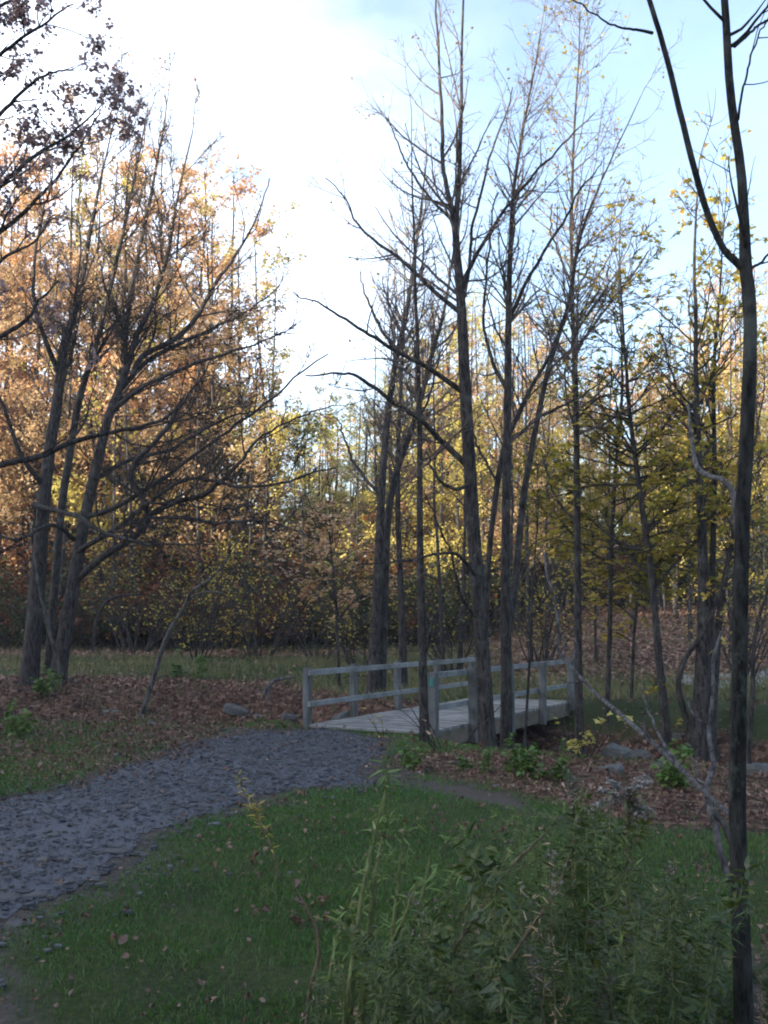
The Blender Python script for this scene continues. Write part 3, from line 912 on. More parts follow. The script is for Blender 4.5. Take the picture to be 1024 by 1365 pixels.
traced_tree('forked_tree', 'slim dark tree just right of the tallest tree, its stem forking low', 'tree', 14.6,
    [[(675, 996, 22), (675, 900, 19), (674, 800, 17), (674, 700, 16), (675, 600, 15), (676, 480, 13), (677, 400, 11), (679, 320, 9), (682, 250, 7), (690, 190, 5), (700, 130, 3.5), (716, 40, 2)],
     [(678, 840, 11, 0.1), (686, 790, 12, 0.3), (691, 730, 12, 0.4), (698, 660, 12, 0.5), (706, 610, 11, 0.5), (715, 560, 10, 0.5), (725, 510, 9, 0.5), (735, 470, 9, 0.5), (748, 430, 8, 0.5), (758, 395, 7, 0.5), (766, 340, 6, 0.6), (776, 300, 5, 0.6), (795, 250, 4, 0.7), (815, 205, 3, 0.8), (852, 128, 1.6, 1)]],
    [[(677, 430, 6), (700, 380, 5, -0.3), (735, 320, 4, -0.5), (775, 255, 2.5, -0.8), (800, 220, 1.6, -1)],
     [(676, 520, 6), (655, 480, 5, 0.3), (640, 420, 4, 0.5), (650, 340, 3, 0.6), (660, 260, 2, 0.8)],
     [(716, 556, 5, 0.5), (745, 545, 4, 0.2), (780, 535, 3, 0), (815, 515, 1.6, -0.3)]],
    104, 'bark', 'pink', 1.62, 0.055, fine=0.62, twig='twig_pale_lit', d1=2.28, l1=0.172, lmax1=2.2, d2=2.2, d3=1.4, t0=0.4, ang1=34, leaf_zmin=4.5)
traced_tree('leaning_tree', 'thin dark tree behind the tallest tree that leans right as it rises', 'tree', 15.2,
    [[(646, 985, 10), (647, 850, 10), (652, 740, 10), (659, 680, 10), (666, 630, 11), (673, 598, 10), (686, 565, 9), (710, 515, 7.5), (740, 465, 6), (757, 415, 5), (770, 340, 3.5), (790, 250, 2)]],
    [[(664, 645, 4), (640, 600, 3, 0.2), (625, 560, 2, 0.4)]],
    105, 'bark', 'pink', 0.45, 0.05, fine=0.62, twig='twig_pale_lit', d1=2.28, l1=0.184, lmax1=1.8, d2=2.2, d3=1.2, t0=0.45)
traced_tree('slim_tree', 'straight thin tree at the far right corner of the footbridge', 'tree', 18.3,
    [[(772, 968, 15), (771, 880, 13), (770, 760, 12), (769, 640, 11), (768, 540, 10), (765, 460, 8), (763, 380, 7), (762, 300, 6), (764, 200, 4.5), (768, 100, 3), (770, 20, 2)]],
    [[(768, 560, 4), (800, 530, 3, -0.3), (835, 520, 1.6, -0.6)], [(765, 450, 4), (785, 410, 3), (805, 360, 2)],
     [(763, 380, 3.5), (745, 330, 3), (735, 260, 2)], [(764, 470, 4), (820, 400, 3, 0.5), (870, 340, 2, 1)],
     [(770, 700, 4), (740, 660, 3, 0.5), (722, 600, 2, 0.8)]],
    106, 'bark', 'yelgreen', 1.2, 0.08, fine=0.62, twig='twig_pale_lit', d1=3.04, l1=0.218, lmax1=2.2, d2=2.2, d3=1.3, t0=0.35)
traced_tree('post_tree', 'thin tree standing against the near right corner post of the footbridge', 'tree', 14.2,
    [[(566, 986, 17), (564, 900, 15), (562, 820, 14), (559, 720, 12), (558, 620, 10), (557, 540, 9), (554, 450, 7), (551, 380, 5.5), (549, 300, 4), (546, 200, 2)]],
    [[(566, 870, 5), (580, 835, 4, -0.2), (590, 800, 2, -0.3)], [(558, 560, 4), (575, 520, 3, 0.3), (588, 450, 2, 0.5)]],
    107, 'bark', 'pink', 0.30, 0.05, fine=0.62, twig='twig_pale_lit', d1=2.47, l1=0.172, lmax1=1.6, d2=2.2, d3=1.2, t0=0.4)
traced_tree('twin_stemmed_tree', 'twin-stemmed dark tree behind the left railing of the footbridge', 'tree', 22.5,
    [[(497, 942, 23), (500, 850, 19), (504, 760, 17), (508, 660, 14), (514, 570, 12), (523, 500, 11), (531, 460, 10), (540, 420, 9), (548, 370, 7), (556, 310, 5), (566, 225, 2.5)],
     [(508, 940, 16, 0.2), (512, 800, 15, 0.3), (516, 700, 14, 0.3), (526, 635, 12, 0.3), (545, 580, 11, 0.3), (560, 530, 9, 0.3), (574, 470, 8, 0.3), (588, 420, 6, 0.3), (600, 350, 4, 0.3), (610, 265, 2, 0.3)]],
    [[(508, 660, 5), (470, 620, 4, 0.4), (440, 560, 2, 0.8)], [(530, 470, 5), (500, 420, 4, 0.3), (480, 360, 2, 0.6)]],
    108, 'bark', 'yellow', 0.5, 0.075, fine=0.62, twig='twig_pale_lit', d1=2.47, l1=0.196, lmax1=2.4, d2=2.2, d3=1.4, t0=0.35)
traced_tree('slender_tree', 'slender stem behind the third railing post of the footbridge', 'tree', 24.0,
    [[(538, 912, 15), (535, 800, 12), (531, 700, 10), (530, 600, 8), (536, 480, 5), (541, 380, 2.5)]], [],
    109, 'bark', 'yellow', 0.5, 0.075, fine=0.62, twig='twig_pale_lit', d1=2.66, l1=0.230, lmax1=2.2, d2=2.2, d3=1.3, t0=0.4)
traced_tree('leafy_sapling', 'thin sapling with layered yellow-green leaves right of the footbridge', 'tree', 20.0,
    [[(810, 940, 9), (813, 840, 8), (815, 740, 8), (817, 680, 7), (822, 600, 6), (828, 520, 5), (826, 440, 3.5), (822, 380, 2)]], [],
    110, 'bark', 'yelgreen', 7.0, 0.125, d1=3.2, l1=0.34, lmax1=3.4, d2=2.8, d3=2.4, t0=0.22, ang1=68, trop=0.0, up=0.6, outline=MAPLE, leaf_ztop=4.6)
traced_tree('bent_tree', 'bent dark trunk curving left, between the leafy sapling and the thick clump', 'tree', 18.0,
    [[(888, 965, 15), (880, 890, 13), (874, 820, 12), (866, 740, 11), (856, 670, 10), (848, 610, 9), (842, 560, 8), (836, 500, 6), (830, 430, 4), (826, 340, 2)]],
    [[(880, 880, 5), (895, 930, 4, 0.2)], [(862, 710, 5), (890, 660, 4, -0.3), (925, 620, 2, -0.6)]],
    111, 'bark', 'yelgreen', 6.0, 0.12, d1=2.6, l1=0.28, lmax1=3.0, d2=2.6, d3=2.2, t0=0.25, ang1=62, trop=0.01, up=0.6, outline=MAPLE, leaf_ztop=4.2)
traced_tree('clump_tree', 'thick dark clump of stems left of the foreground trunk', 'tree', 17.5,
    [[(932, 978, 30), (937, 880, 25), (938, 790, 20), (936, 700, 15), (931, 600, 12), (928, 500, 9), (927, 420, 7), (925, 330, 5), (931, 230, 2.5)],
     [(948, 970, 18, 0.2), (955, 870, 14, 0.3), (962, 800, 11, 0.3), (972, 740, 9, 0.3), (985, 690, 7, 0.3), (1000, 640, 5, 0.3), (1016, 550, 2.5, 0.3)],
     [(920, 972, 12, 0.1), (905, 920, 10), (912, 880, 9), (940, 840, 8, -0.1), (960, 790, 6, -0.2), (985, 720, 4, -0.3), (1000, 680, 2, -0.4)],
     [(942, 975, 14, 0.4), (948, 800, 12, 0.6), (952, 650, 9, 0.7), (950, 500, 7, 0.8), (958, 380, 4, 0.9), (965, 280, 2, 1)]],
    [[(930, 580, 4), (905, 520, 3, 0.3), (880, 440, 2, 0.6)]],
    112, 'bark', 'yelgreen', 2.5, 0.11, d1=1.8, l1=0.2, lmax1=2.4, d2=2.4, d3=1.6, t0=0.3, outline=MAPLE)
traced_tree('edge_sapling', 'thin dark sapling beyond the foreground trunk at the right edge', 'tree', 13.0,
    [[(998, 1010, 9), (1003, 920, 8), (1005, 860, 7), (1012, 820, 6), (1024, 780, 5), (1042, 700, 3), (1060, 600, 2)]],
    [[(1003, 890, 4), (980, 840, 3), (972, 790, 1.6)]],
    113, 'bark', 'yelgreen', 0.5, 0.08, d1=1.8, l1=0.2, lmax1=1.4, d2=2.4, d3=1.4, t0=0.4, outline=MAPLE)
traced_tree('thin_sapling', 'thin stem with a few leaves close to the right railing middle', 'tree', 15.6,
    [[(700, 985, 5), (705, 900, 4.5), (709, 820, 4), (712, 760, 3), (718, 690, 2)]], [],
    114, 'bark', 'yelgreen', 0.4, 0.09, d1=2.0, l1=0.2, lmax1=1.2, d2=2.0, d3=1.2, t0=0.4, outline=MAPLE)

# foreground trunk at the right
traced_tree('foreground_tree', 'smooth grey-green young trunk in the right foreground, forking into a Y', 'tree', 3.6,
    [[(995, 1475, 35), (990, 1300, 31), (985, 1150, 29), (983, 1050, 29), (986, 900, 27), (990, 700, 26), (997, 560, 25), (1001, 450, 24), (999, 390, 24), (996, 355, 23), (995, 300, 19), (991, 225, 17), (982, 160, 16), (975, 90, 15), (972, 20, 14), (966, -80, 12), (955, -260, 8), (950, -420, 3)],
     [(1000, 400, 10), (996, 368, 15), (985, 352, 15), (967, 335, 13), (950, 302, 12), (935, 260, 12), (920, 205, 11.5), (906, 150, 11), (893, 95, 10.5), (880, 45, 10), (866, 0, 9.5), (845, -80, 8), (820, -220, 5), (805, -330, 2)]],
    [[(870, 44, 5), (840, 34, 3.5, -0.05), (808, 15, 2.6, -0.1), (770, -15, 1.6, -0.15)],
     [(979, 62, 5), (1000, 45, 4, 0.05), (1030, 20, 3.4, 0.1), (1070, -30, 2, 0.2)],
     [(984, 160, 4), (990, 125, 3.4), (1003, 80, 2.8), (1020, 40, 2), (1040, 0, 1.4)],
     [(997, 362, 6), (1012, 352, 4), (1030, 338, 3), (1060, 320, 2)]],
    115, 'bark_smooth', None, 0, d1=0.5, l1=0.08, lmax1=0.35, d2=2.0, d3=1.0, t0=0.55, levels=2, limb_dens=1.5)

def stick(name, label, cat, rows, Y, seed, material, twigs=0.0, sides=7, group=None, nm='stem', lmax=0.6):
    rng = RNG(seed)
    P, R = trace(rows[0], Y, 34, rng, 0.003)
    base = P[0].copy()
    base[2] = min(base[2], float(height(base[0], base[1])) + 0.0) if base[2] < 0.6 else base[2]
    root = empty(name, tuple(base))
    tag(root, label, cat, group)
    for i, rw in enumerate(rows):
        P, R = trace(rw, Y, 34, rng, 0.003)
        mb = Mesh()
        mb.tubes(P - base, R, sides)
        if twigs:
            a, b = sprout(rng, P, R, twigs, 0.15, 1, 50, 15, 0.2, 0.08, lmax, 6, 0.14, 0.03, 0.6, 0.003)
            mb.tubes(a - base, b, 4)
            a, b = sprout(rng, a, b, twigs * 1.5, 0.15, 1, 45, 15, 0.4, 0.05, lmax * 0.6, 4, 0.14, 0.03, 0.6, 0.0025)
            mb.tubes(a - base, b, 3)
        part(root, mb.build(nm if i == 0 else 'side_branch', M[material]))
    return root
stick('fallen_branch', 'long pale dead branch slanting down from the bridge end to the foreground trunk', 'branch',
    [[(975, 1088, 6.75, -4.6), (935, 1052, 6.75, -3.6), (905, 1022, 6.75, -2.8), (870, 990, 6.38, -2), (825, 950, 6, -1.2), (790, 920, 5.25, -0.6), (762, 888, 4.5, -0.2), (745, 868, 4.5, 0), (744, 835, 3.75, 0), (740, 800, 3.75, 0.1), (731, 765, 3, 0.2), (727, 735, 1.88, 0.3)],
     [(868, 988, 3.75, -2), (860, 975, 3.38, -2), (855, 962, 2.62, -2), (858, 945, 1.5, -2)],
     [(906, 1022, 5.25, -2.8), (888, 996, 4.5, -2.6), (877, 975, 3.75, -2.4), (868, 950, 3, -2.2), (862, 925, 1.8, -2)],
     [(790, 920, 2.25, -0.6), (778, 908, 2.25, -0.6), (760, 912, 1.88, -0.6), (748, 908, 1.5, -0.6)],
     [(762, 888, 2.25, -0.2), (766, 870, 2.25, -0.1), (768, 850, 1.5, 0)]],
    8.6, 31, 'bark_pale', 1.6, lmax=0.5)
stick('bare_vine', 'pale bare vine curling up to the left of the foreground trunk', 'vine',
    [[(984, 1192, 9), (968, 1160, 9), (958, 1125, 9, 0.05), (952, 1095, 9, 0.1), (942, 1070, 8, 0.2), (943, 1045, 7, 0.3), (950, 1025, 7, 0.4), (944, 1000, 6, 0.5), (941, 975, 6, 0.6), (946, 930, 5, 0.7), (944, 890, 5, 0.8), (955, 850, 4, 0.9)],
     [(976, 1130, 5, 0.1), (965, 1105, 7, 0.1), (955, 1090, 7, 0.12), (946, 1072, 5, 0.2)],
     [(942, 1045, 3, 0.3), (932, 1040, 3.5, 0.35), (929, 1025, 3, 0.4), (931, 1005, 2, 0.45)],
     [(942, 964, 3, 0.6), (930, 960, 3, 0.7), (918, 948, 3, 0.8), (910, 930, 2, 0.9)]],
    4.6, 32, 'bark_pale', 0.0)
stick('pale_branch', 'whitish crooked branch crossing behind the foreground trunk at mid height', 'branch',
    [[(990, 740, 11), (984, 705, 11), (978, 660, 9), (965, 640, 8), (945, 634, 7, 0.2), (930, 620, 7, 0.4), (924, 590, 5, 0.6), (918, 540, 3, 0.8)]],
    9.0, 33, 'bark_pale', 0.6, nm='branch')
stick('leaning_sapling', 'thin bare sapling leaning right over the gully beside the path', 'sapling',
    [[(182, 978, 8), (195, 935, 7), (207, 895, 6.5), (220, 855, 6), (232, 832, 6), (245, 812, 5), (256, 790, 4), (290, 765, 3), (318, 720, 1.8)],
     [(252, 798, 3.5), (272, 790, 3, -0.2), (300, 792, 2, -0.4)]],
    19.5, 34, 'bark_grey', 0.9, lmax=0.9)
stick('arched_sapling', 'thin bent sapling arching left to right at the foot of the big left tree', 'sapling',
    [[(124, 870, 4), (127, 835, 4), (136, 810, 4), (150, 798, 4), (170, 794, 3), (195, 795, 1.8)]], 24, 35, 'bark', 0.9, lmax=0.8)
stick('leaning_stick', 'straight stick propped against the feet of the big left tree', 'stick',
    [[(82, 900, 5), (70, 855, 5), (60, 815, 5), (52, 780, 4), (46, 740, 2.5)]], 23.5, 36, 'bark_grey', 0.3)

traced_tree('orange_sapling', 'small sapling with rusty orange leaves left of the twin-stemmed tree', 'sapling', 25.0,
    [[(452, 905, 6), (450, 850, 5.5), (446, 790, 5), (440, 730, 3.5), (436, 680, 2)]], [[(449, 830, 4), (480, 790, 3, 0.4), (530, 765, 2, 0.8)], [(447, 800, 4), (420, 760, 3), (385, 735, 2)]],
    117, 'bark', 'orange', 5.0, 0.12, d1=3.0, l1=0.5, lmax1=2.2, d2=2.4, d3=2.0, t0=0.25, ang1=65, trop=0.0, up=0.6, outline=MAPLE, limb_dens=3.0)
traced_tree('yellow_sapling', 'low sapling with golden leaves between the bent tree and the leafy sapling', 'sapling', 21.5,
    [[(842, 930, 6), (845, 860, 5.5), (850, 790, 5), (858, 720, 3.5), (862, 670, 2)]], [],
    118, 'bark', 'yelgreen', 6.0, 0.12, d1=3.6, l1=0.42, lmax1=2.4, d2=2.4, d3=2.0, t0=0.25, ang1=65, trop=0.0, up=0.6, outline=MAPLE)

# ------------------------------------------------------------------ the wood behind: kinds of trees, each copied
def ground_at(px, py):
    d = ray(px, py)
    ys = np.linspace(2.5, 120, 4000)
    zz = EYE + d[2] * ys - height(d[0] * ys, ys)
    k = np.nonzero(zz < 0)[0]
    y = ys[k[0]] if len(k) else 60.0
    return np.array([d[0] * y, y, float(height(d[0] * y, y))])

def wood_tree(name, seed, H, leaf, nleaf, leafsize, bark='bark', lean=0.04, d1=1.9, l1=0.30, t0=0.16, ang=50, d2=3.4, d3=4.2, r0=0.12, outline=LEAF4, trop=0.05, forks=1):
    rng = RNG(seed)
    root = empty(name, (0, 0, 0))
    mb, tw = Mesh(), Mesh()
    Ps, Rs = [], []
    for f in range(forks):
        n = 14
        w = np.cumsum(rng.normal(size=(n, 2)) * 0.03 * H / n, axis=0)
        t = np.linspace(0, 1, n)
        az = rng.uniform(0, 6.28)
        ln = lean * rng.uniform(0.3, 1.3) * (1 if forks == 1 else 2.6)
        P = np.stack([w[:, 0] + ln * H * t * math.cos(az), w[:, 1] + ln * H * t * math.sin(az), H * (1 if f == 0 else rng.uniform(0.75, 0.95)) * t - 0.3], -1)
        R = r0 * (1 - 0.85 * t) * (1 + 0.4 * np.exp(-t * 22))
        P = resample(P, 26); R = np.interp(np.linspace(0, 1, 26), t, R)
        Ps.append(P); Rs.append(R)
    P, R = np.stack(Ps), np.stack(Rs)
    mb.tubes(P, R, 7)
    b1, r1 = sprout(rng, P, R, d1, t0, 1, ang, 12, l1, 0.6, 5, 7, 0.11, trop, 0.5, 0.008, 0.65)
    mb.tubes(b1, r1, 4)
    part(root, mb.build('trunk', M[bark]))
    b2, r2 = sprout(rng, b1, r1, d2, 0.15, 1, 45, 14, 0.45, 0.3, 2.2, 5, 0.14, 0.04, 0.6, 0.009, 0.5)
    tw.tubes(b2, r2, 3)
    b3, r3 = sprout(rng, b2, r2, d3, 0.1, 1, 42, 14, 0.5, 0.2, 1.1, 4, 0.14, 0.03, 0.7, 0.006, 0.4)
    tw.tubes(b3, r3, 3)
    sp = leaf_spots(rng, b3, nleaf, 0.15, 0.08)
    keep = fbm(sp[:, 0] + sp[:, 1] * 0.7, sp[:, 2] + 0.3 * sp[:, 1], 0.9, seed) + 0.1 * rng.normal(size=len(sp)) > 0.43
    sp = sp[keep]
    if len(sp) > 28000:
        sp = sp[rng.permutation(len(sp))[:28000]]
    tw.cards(rng, sp, leafsize * rng.uniform(0.6, 1.3, len(sp)), outline, 0.25, 0.2, 1)
    part(root, tw.build('crown', [M['twig'], M[leaf]]))
    return root

KIND = {}
def kind(key, H, protos):
    KIND[key] = (H, protos, [False] * len(protos))
kind('orange', 16, [wood_tree('autumn_tree', 200 + i, 16, lf, 14.0, 0.115, d1=2.4, l1=0.28, r0=0.12) for i, lf in enumerate(['orange', 'orange', 'tan'])])
kind('yellow', 14, [wood_tree('autumn_tree', 210 + i, 14, lf, 14.0, 0.115, d1=2.4, l1=0.28, r0=0.10) for i, lf in enumerate(['yellow', 'yellow', 'yellow'])])
kind('greenish', 13, [wood_tree('autumn_tree', 220 + i, 13, lf, 12.0, 0.11, d1=2.4, l1=0.28, r0=0.09) for i, lf in enumerate(['yelgreen', 'yellow'])])
kind('young', 7, [wood_tree('small_tree', 250 + i, 7, lf, 7.0, 0.14, d1=3.4, l1=0.36, d2=4.2, d3=4.5, r0=0.06, t0=0.1, lean=0.06) for i, lf in enumerate(['yellow', 'yellow', 'yelgreen', 'green'])])
kind('thin', 13, [wood_tree('thin_tree', 230 + i, 13, lf, 1.2, 0.11, d1=1.8, l1=0.2, r0=0.075, t0=0.25, ang=40) for i, lf in enumerate(['pink', 'tan', 'yellow'])])
kind('back', 15, [wood_tree('autumn_tree', 240 + i, 15, lf, 9.0, 0.22, d1=2.4, l1=0.28, d2=2.8, d3=3.4, r0=0.11) for i, lf in enumerate(['yellow', 'yellow', 'orange'])])

def stand(key, px, Y, ytop, rng, label, group, dz=0.0):
    H, protos, used = KIND[key]
    i = int(rng.integers(len(protos)))
    b = at(px, 830, Y)
    z = float(height(b[0], Y))
    top = EYE + (830 - ytop) / F * Y
    s = max((top - z) / H, 0.3)
    w = s * rng.uniform(0.9, 1.15)
    if not used[i]:
        o = protos[i]; used[i] = True
        o.location = (b[0], Y, z); o.rotation_euler = (0, 0, rng.uniform(0, 6.28)); o.scale = (w, w, s)
    else:
        o = dup(protos[i], (b[0], Y, z), rng.uniform(0, 6.28), (w, w, s))
    tag(o, label, 'tree', group)
    return o
rng = RNG(301)
def itp(x, pts):
    a, b = zip(*pts)
    return float(np.interp(x, a, b))
TOPA = [(-200, 120), (0, 150), (100, 125), (200, 150), (300, 215), (360, 275), (400, 380)]
for k in range(26):
    px = -90 + 460 * (k + rng.uniform(0, 1)) / 26
    Y = rng.uniform(40, 52)
    stand('orange' if rng.random() < 0.85 else 'yellow', px, Y, itp(px, TOPA) + abs(rng.normal()) * 60, rng,
          'orange-leaved tree in the wood behind the big left tree', 'orange trees behind the big left tree')
for k in range(22):
    px = 385 + 150 * (k + rng.uniform(0, 1)) / 22
    Y = rng.uniform(42, 60)
    stand('yellow' if rng.random() < 0.8 else 'thin', px, Y, 515 + abs(rng.normal()) * 25, rng,
          'low yellowish tree in the dip of the wood left of the twin-stemmed tree', 'low trees in the dip of the wood')
for k in range(27):
    px = 520 + 260 * (k + rng.uniform(0, 1)) / 27
    Y = rng.uniform(40, 52)
    stand('yellow' if rng.random() < 0.75 else 'orange', px, Y, itp(px, [(520, 470), (560, 420), (640, 390), (700, 400), (760, 430), (790, 480)]) + abs(rng.normal()) * 40, rng,
          'yellow-leaved tree in the wood behind the footbridge', 'yellow trees behind the footbridge')
for k in range(28):
    px = 785 + 310 * (k + rng.uniform(0, 1)) / 28
    Y = rng.uniform(41, 56)
    stand(['greenish', 'yellow', 'thin', 'orange'][int(rng.choice(4, p=[0.4, 0.2, 0.25, 0.15]))], px, Y,
          itp(px, [(780, 500), (830, 470), (880, 440), (930, 370), (1100, 340)]) + abs(rng.normal()) * 50, rng,
          'mixed green and yellow tree in the wood at the right', 'trees in the wood at the right')
for k in range(64):
    px = -260 + 1600 * (k + rng.uniform(0, 1)) / 64
    Y = rng.uniform(56, 88)
    stand('back', px, Y, itp(px, [(0, 480), (300, 510), (390, 575), (520, 560), (600, 500), (1024, 500)]) + rng.normal() * 25, rng,
          'hazy far tree closing the wood behind all the others', 'far trees closing the wood')
for k in range(26):
    px = -30 + 1090 * (k + rng.uniform(0, 1)) / 26
    Y = rng.uniform(25.5, 33)
    if px < 540: Y += 12
    elif px > 780: Y += 4
    stand('thin', px, Y, itp(px, [(0, 300), (300, 360), (380, 500), (520, 500), (560, 380), (700, 330), (800, 430), (1024, 330)]) + rng.normal() * 45, rng,
          'thin bare-stemmed tree scattered in front of the wood', 'thin trees in front of the wood')

for k in range(58):
    px = -40 + 1110 * (k + rng.uniform(0, 1)) / 58
    Y = rng.uniform(39.5, 54)
    stand('young', px, Y, 690 - 0.35 * (k % 3) * 90 + rng.normal() * 35, rng,
          'small low-branched tree filling the space under the taller wood', 'small trees under the taller wood')

# understorey bushes
def bush(name, seed, H, W_, leaf, n, leafsize, stems=9, material='twig', outline=LEAF4, leafn=6, up=0.3, stem_r=0.011):
    rng = RNG(seed)
    root = empty(name, (0, 0, 0))
    a = rng.uniform(0, 6.28, stems)
    rr = rng.uniform(0.05, 0.3, stems) * W_
    pos = np.stack([rr * np.cos(a), rr * np.sin(a), np.full(stems, -0.1)], -1)
    d = np.stack([np.cos(a) * 0.45, np.sin(a) * 0.45, np.full(stems, 1.0)], -1) + rng.normal(size=(stems, 3)) * 0.15
    d /= np.linalg.norm(d, axis=1, keepdims=True)
    P, R = evolve(rng, pos, d, H * rng.uniform(0.7, 1.1, stems), np.full(stems, stem_r * H), 10, 0.10, 0.0)
    mb, tw = Mesh(), Mesh()
    mb.tubes(P, R, 5)
    part(root, mb.build('stems', M[material]))
    b, r = sprout(rng, P, R, n / H, 0.15, 1, 50, 14, 0.4, 0.12 * H, 0.5 * H, 5, 0.15, 0.03, 0.6, 0.003, 0.5)
    tw.tubes(b, r, 3)
    b3, r3 = sprout(rng, b, r, n / H * 1.2, 0.1, 1, 48, 14, 0.45, 0.06 * H, 0.3 * H, 4, 0.15, 0.0, 0.7, 0.002, 0.4)
    tw.tubes(b3, r3, 3)
    sp = leaf_spots(rng, np.concatenate([b3, b[:, ::1][:, :5]]) if b.shape[1] == b3.shape[1] else b3, leafn, 0.1, 0.03 * H)
    tw.cards(rng, sp, leafsize * rng.uniform(0.6, 1.3, len(sp)), outline, up, 0.2, 1)
    part(root, tw.build('foliage', [M[material], M[leaf]]))
    return root
bushes = [bush('bush', 400, 3.0, 1.6, 'rust', 10, 0.13, 10), bush('bush', 401, 2.6, 1.6, 'green', 11, 0.12, 10), bush('bush', 402, 3.4, 1.5, 'rust', 9, 0.12, 9),
          bush('bush', 403, 2.2, 1.6, 'yelgreen', 9, 0.12, 9)]
bused = [False] * 4
def place_bush(i, x, y, s, rng, label, group):
    z = float(height(x, y))
    if not bused[i]:
        bused[i] = True; o = bushes[i]
        o.location = (x, y, z); o.scale = (s * 1.2, s * 1.2, s); o.rotation_euler = (0, 0, rng.uniform(0, 6.28))
    else:
        o = dup(bushes[i], (x, y, z), rng.uniform(0, 6.28), (s * 1.2, s * 1.2, s))
    tag(o, label, 'bush', group)
rng = RNG(410)
for k in range(72):
    px = -60 + 640 * (k + rng.uniform(0, 1)) / 72
    Y = 38.0 + (k % 4) * 2.2 + rng.uniform(0, 1.5)
    p3 = at(px, 830, Y)
    place_bush(int(rng.choice(4, p=[0.4, 0.3, 0.25, 0.05])), p3[0], Y, rng.uniform(0.85, 1.35) * (0.8 + 0.25 * (k % 4)), rng,
               'dark bush in the thicket along the far edge of the left lawn', 'bushes along the far edge of the left lawn')
for k in range(40):
    px = 560 + 560 * (k + rng.uniform(0, 1)) / 40
    Y = rng.uniform(46, 58)
    p3 = at(px, 830, Y)
    place_bush(int(rng.choice(4, p=[0.3, 0.15, 0.25, 0.3])), p3[0], Y, rng.uniform(0.7, 1.3), rng,
               'brownish bush among the trunks above the leaf-covered slope at the right', 'bushes above the leafy slope')

for k in range(44):
    px = -60 + 1190 * (k + rng.uniform(0, 1)) / 44
    Y = rng.uniform(62, 76)
    p3 = at(px, 830, Y)
    place_bush(int(rng.choice(4, p=[0.3, 0.3, 0.2, 0.2])), p3[0], Y, rng.uniform(1.3, 2.2), rng,
               'dim bush deep in the wood behind the standing trunks', 'bushes deep in the wood')
bare = [bush('bare_shrub', 430 + i, 4.5, 1.2, 'yelgreen', 16, 0.10, 12, leafn=1.0, stem_r=0.006) for i in range(2)]
for k, (px, Y, s, lab) in enumerate([(262, 33, 1.0, 'twiggy half-bare shrub on the left lawn nearest the big tree'), (345, 35, 1.15, 'twiggy half-bare shrub in the middle of the left lawn edge'),
        (425, 34, 1.0, 'twiggy half-bare shrub behind the first railing post'), (478, 30, 0.8, 'low half-bare shrub just left of the twin-stemmed tree'),
        (605, 29, 0.95, 'half-bare shrub between the tallest tree and the post tree'), (720, 30, 0.9, 'half-bare shrub seen between the forked and the straight thin tree'),
        (985, 27, 0.9, 'half-bare shrub beside the foreground trunk, beyond the ditch'), (180, 36, 1.2, 'half-bare shrub right behind the big left tree')]):
    c = bare[k % 2] if k < 2 else dup(bare[k % 2], (0, 0, 0))
    p3 = at(px, 830, Y)
    c.location = (p3[0], Y, float(height(p3[0], Y))); c.scale = (s, s, s); c.rotation_euler = (0, 0, k * 1.1)
    tag(c, lab, 'shrub', 'half-bare shrubs across the lawn')

# nearer small shrubs and seedlings
def at_ground(o, px, py, s=1.0, label=None, cat=None, group=None, rz=0.0):
    q = ground_at(px, py)
    o.location = tuple(q); o.scale = (s,) * 3; o.rotation_euler = (0, 0, rz)
    tag(o, label, cat, group)
    return q
o = bush('maple_seedling', 420, 0.95, 0.35, 'yellow', 7, 0.09, 5, outline=MAPLE, leafn=2.6, up=0.55, stem_r=0.013)
at_ground(o, 778, 1012, 1.0, 'small maple seedling with big yellow leaves below the bridge end', 'seedling')
o = bush('maple_seedling', 421, 0.7, 0.3, 'yelgreen', 5, 0.10, 3, outline=MAPLE, leafn=1.6, up=0.55)
at_ground(o, 915, 990, 1.0, 'small seedling with few yellow leaves at the foot of the thick clump', 'seedling')
o = bush('maple_seedling', 422, 0.7, 0.3, 'yelgreen', 5, 0.09, 3, outline=MAPLE, leafn=1.0, up=0.55)
at_ground(o, 512, 982, 0.75, 'tiny seedling at the near corner of the bridge deck', 'seedling')
o = bush('brush', 423, 1.1, 0.5, 'orange', 4, 0.08, 4, outline=MAPLE, leafn=0.35, up=0.5)
at_ground(o, 600, 1000, 1.0, 'twiggy brush with a few orange leaves against the right railing', 'brush')
g1 = bush('green_herb', 424, 0.55, 0.6, 'herb', 7, 0.075, 9, 'weed_stem', LEAF6, 3.5, 0.5)
at_ground(g1, 690, 1036, 0.8, 'bright green low herb under the forked tree beside the bridge', 'herb')
HB = [(545, 1025, 0.6, 'low green herb left of the tallest tree foot'), (632, 1030, 0.55, 'small green herb at the foot of the tallest tree'),
      (905, 1050, 0.9, 'green herb beside the fallen pale branch'), (730, 1040, 0.8, 'green herb where the dirt trail leaves the ditch'),
      (300, 860, 3.2, 'tall yellow-green clump at the thicket edge beyond the left lawn'), (20, 985, 1.0, 'green herb in the rough grass at the left edge'),
      (250, 905, 1.4, 'green herb on the left bank of the ditch'), (65, 925, 1.2, 'green herb between the feet of the big left tree')]
for i, (px, py, s, lab) in enumerate(HB):
    c = dup(g1, (0, 0, 0))
    at_ground(c, px, py, s, lab, 'herb', None, i * 1.3)

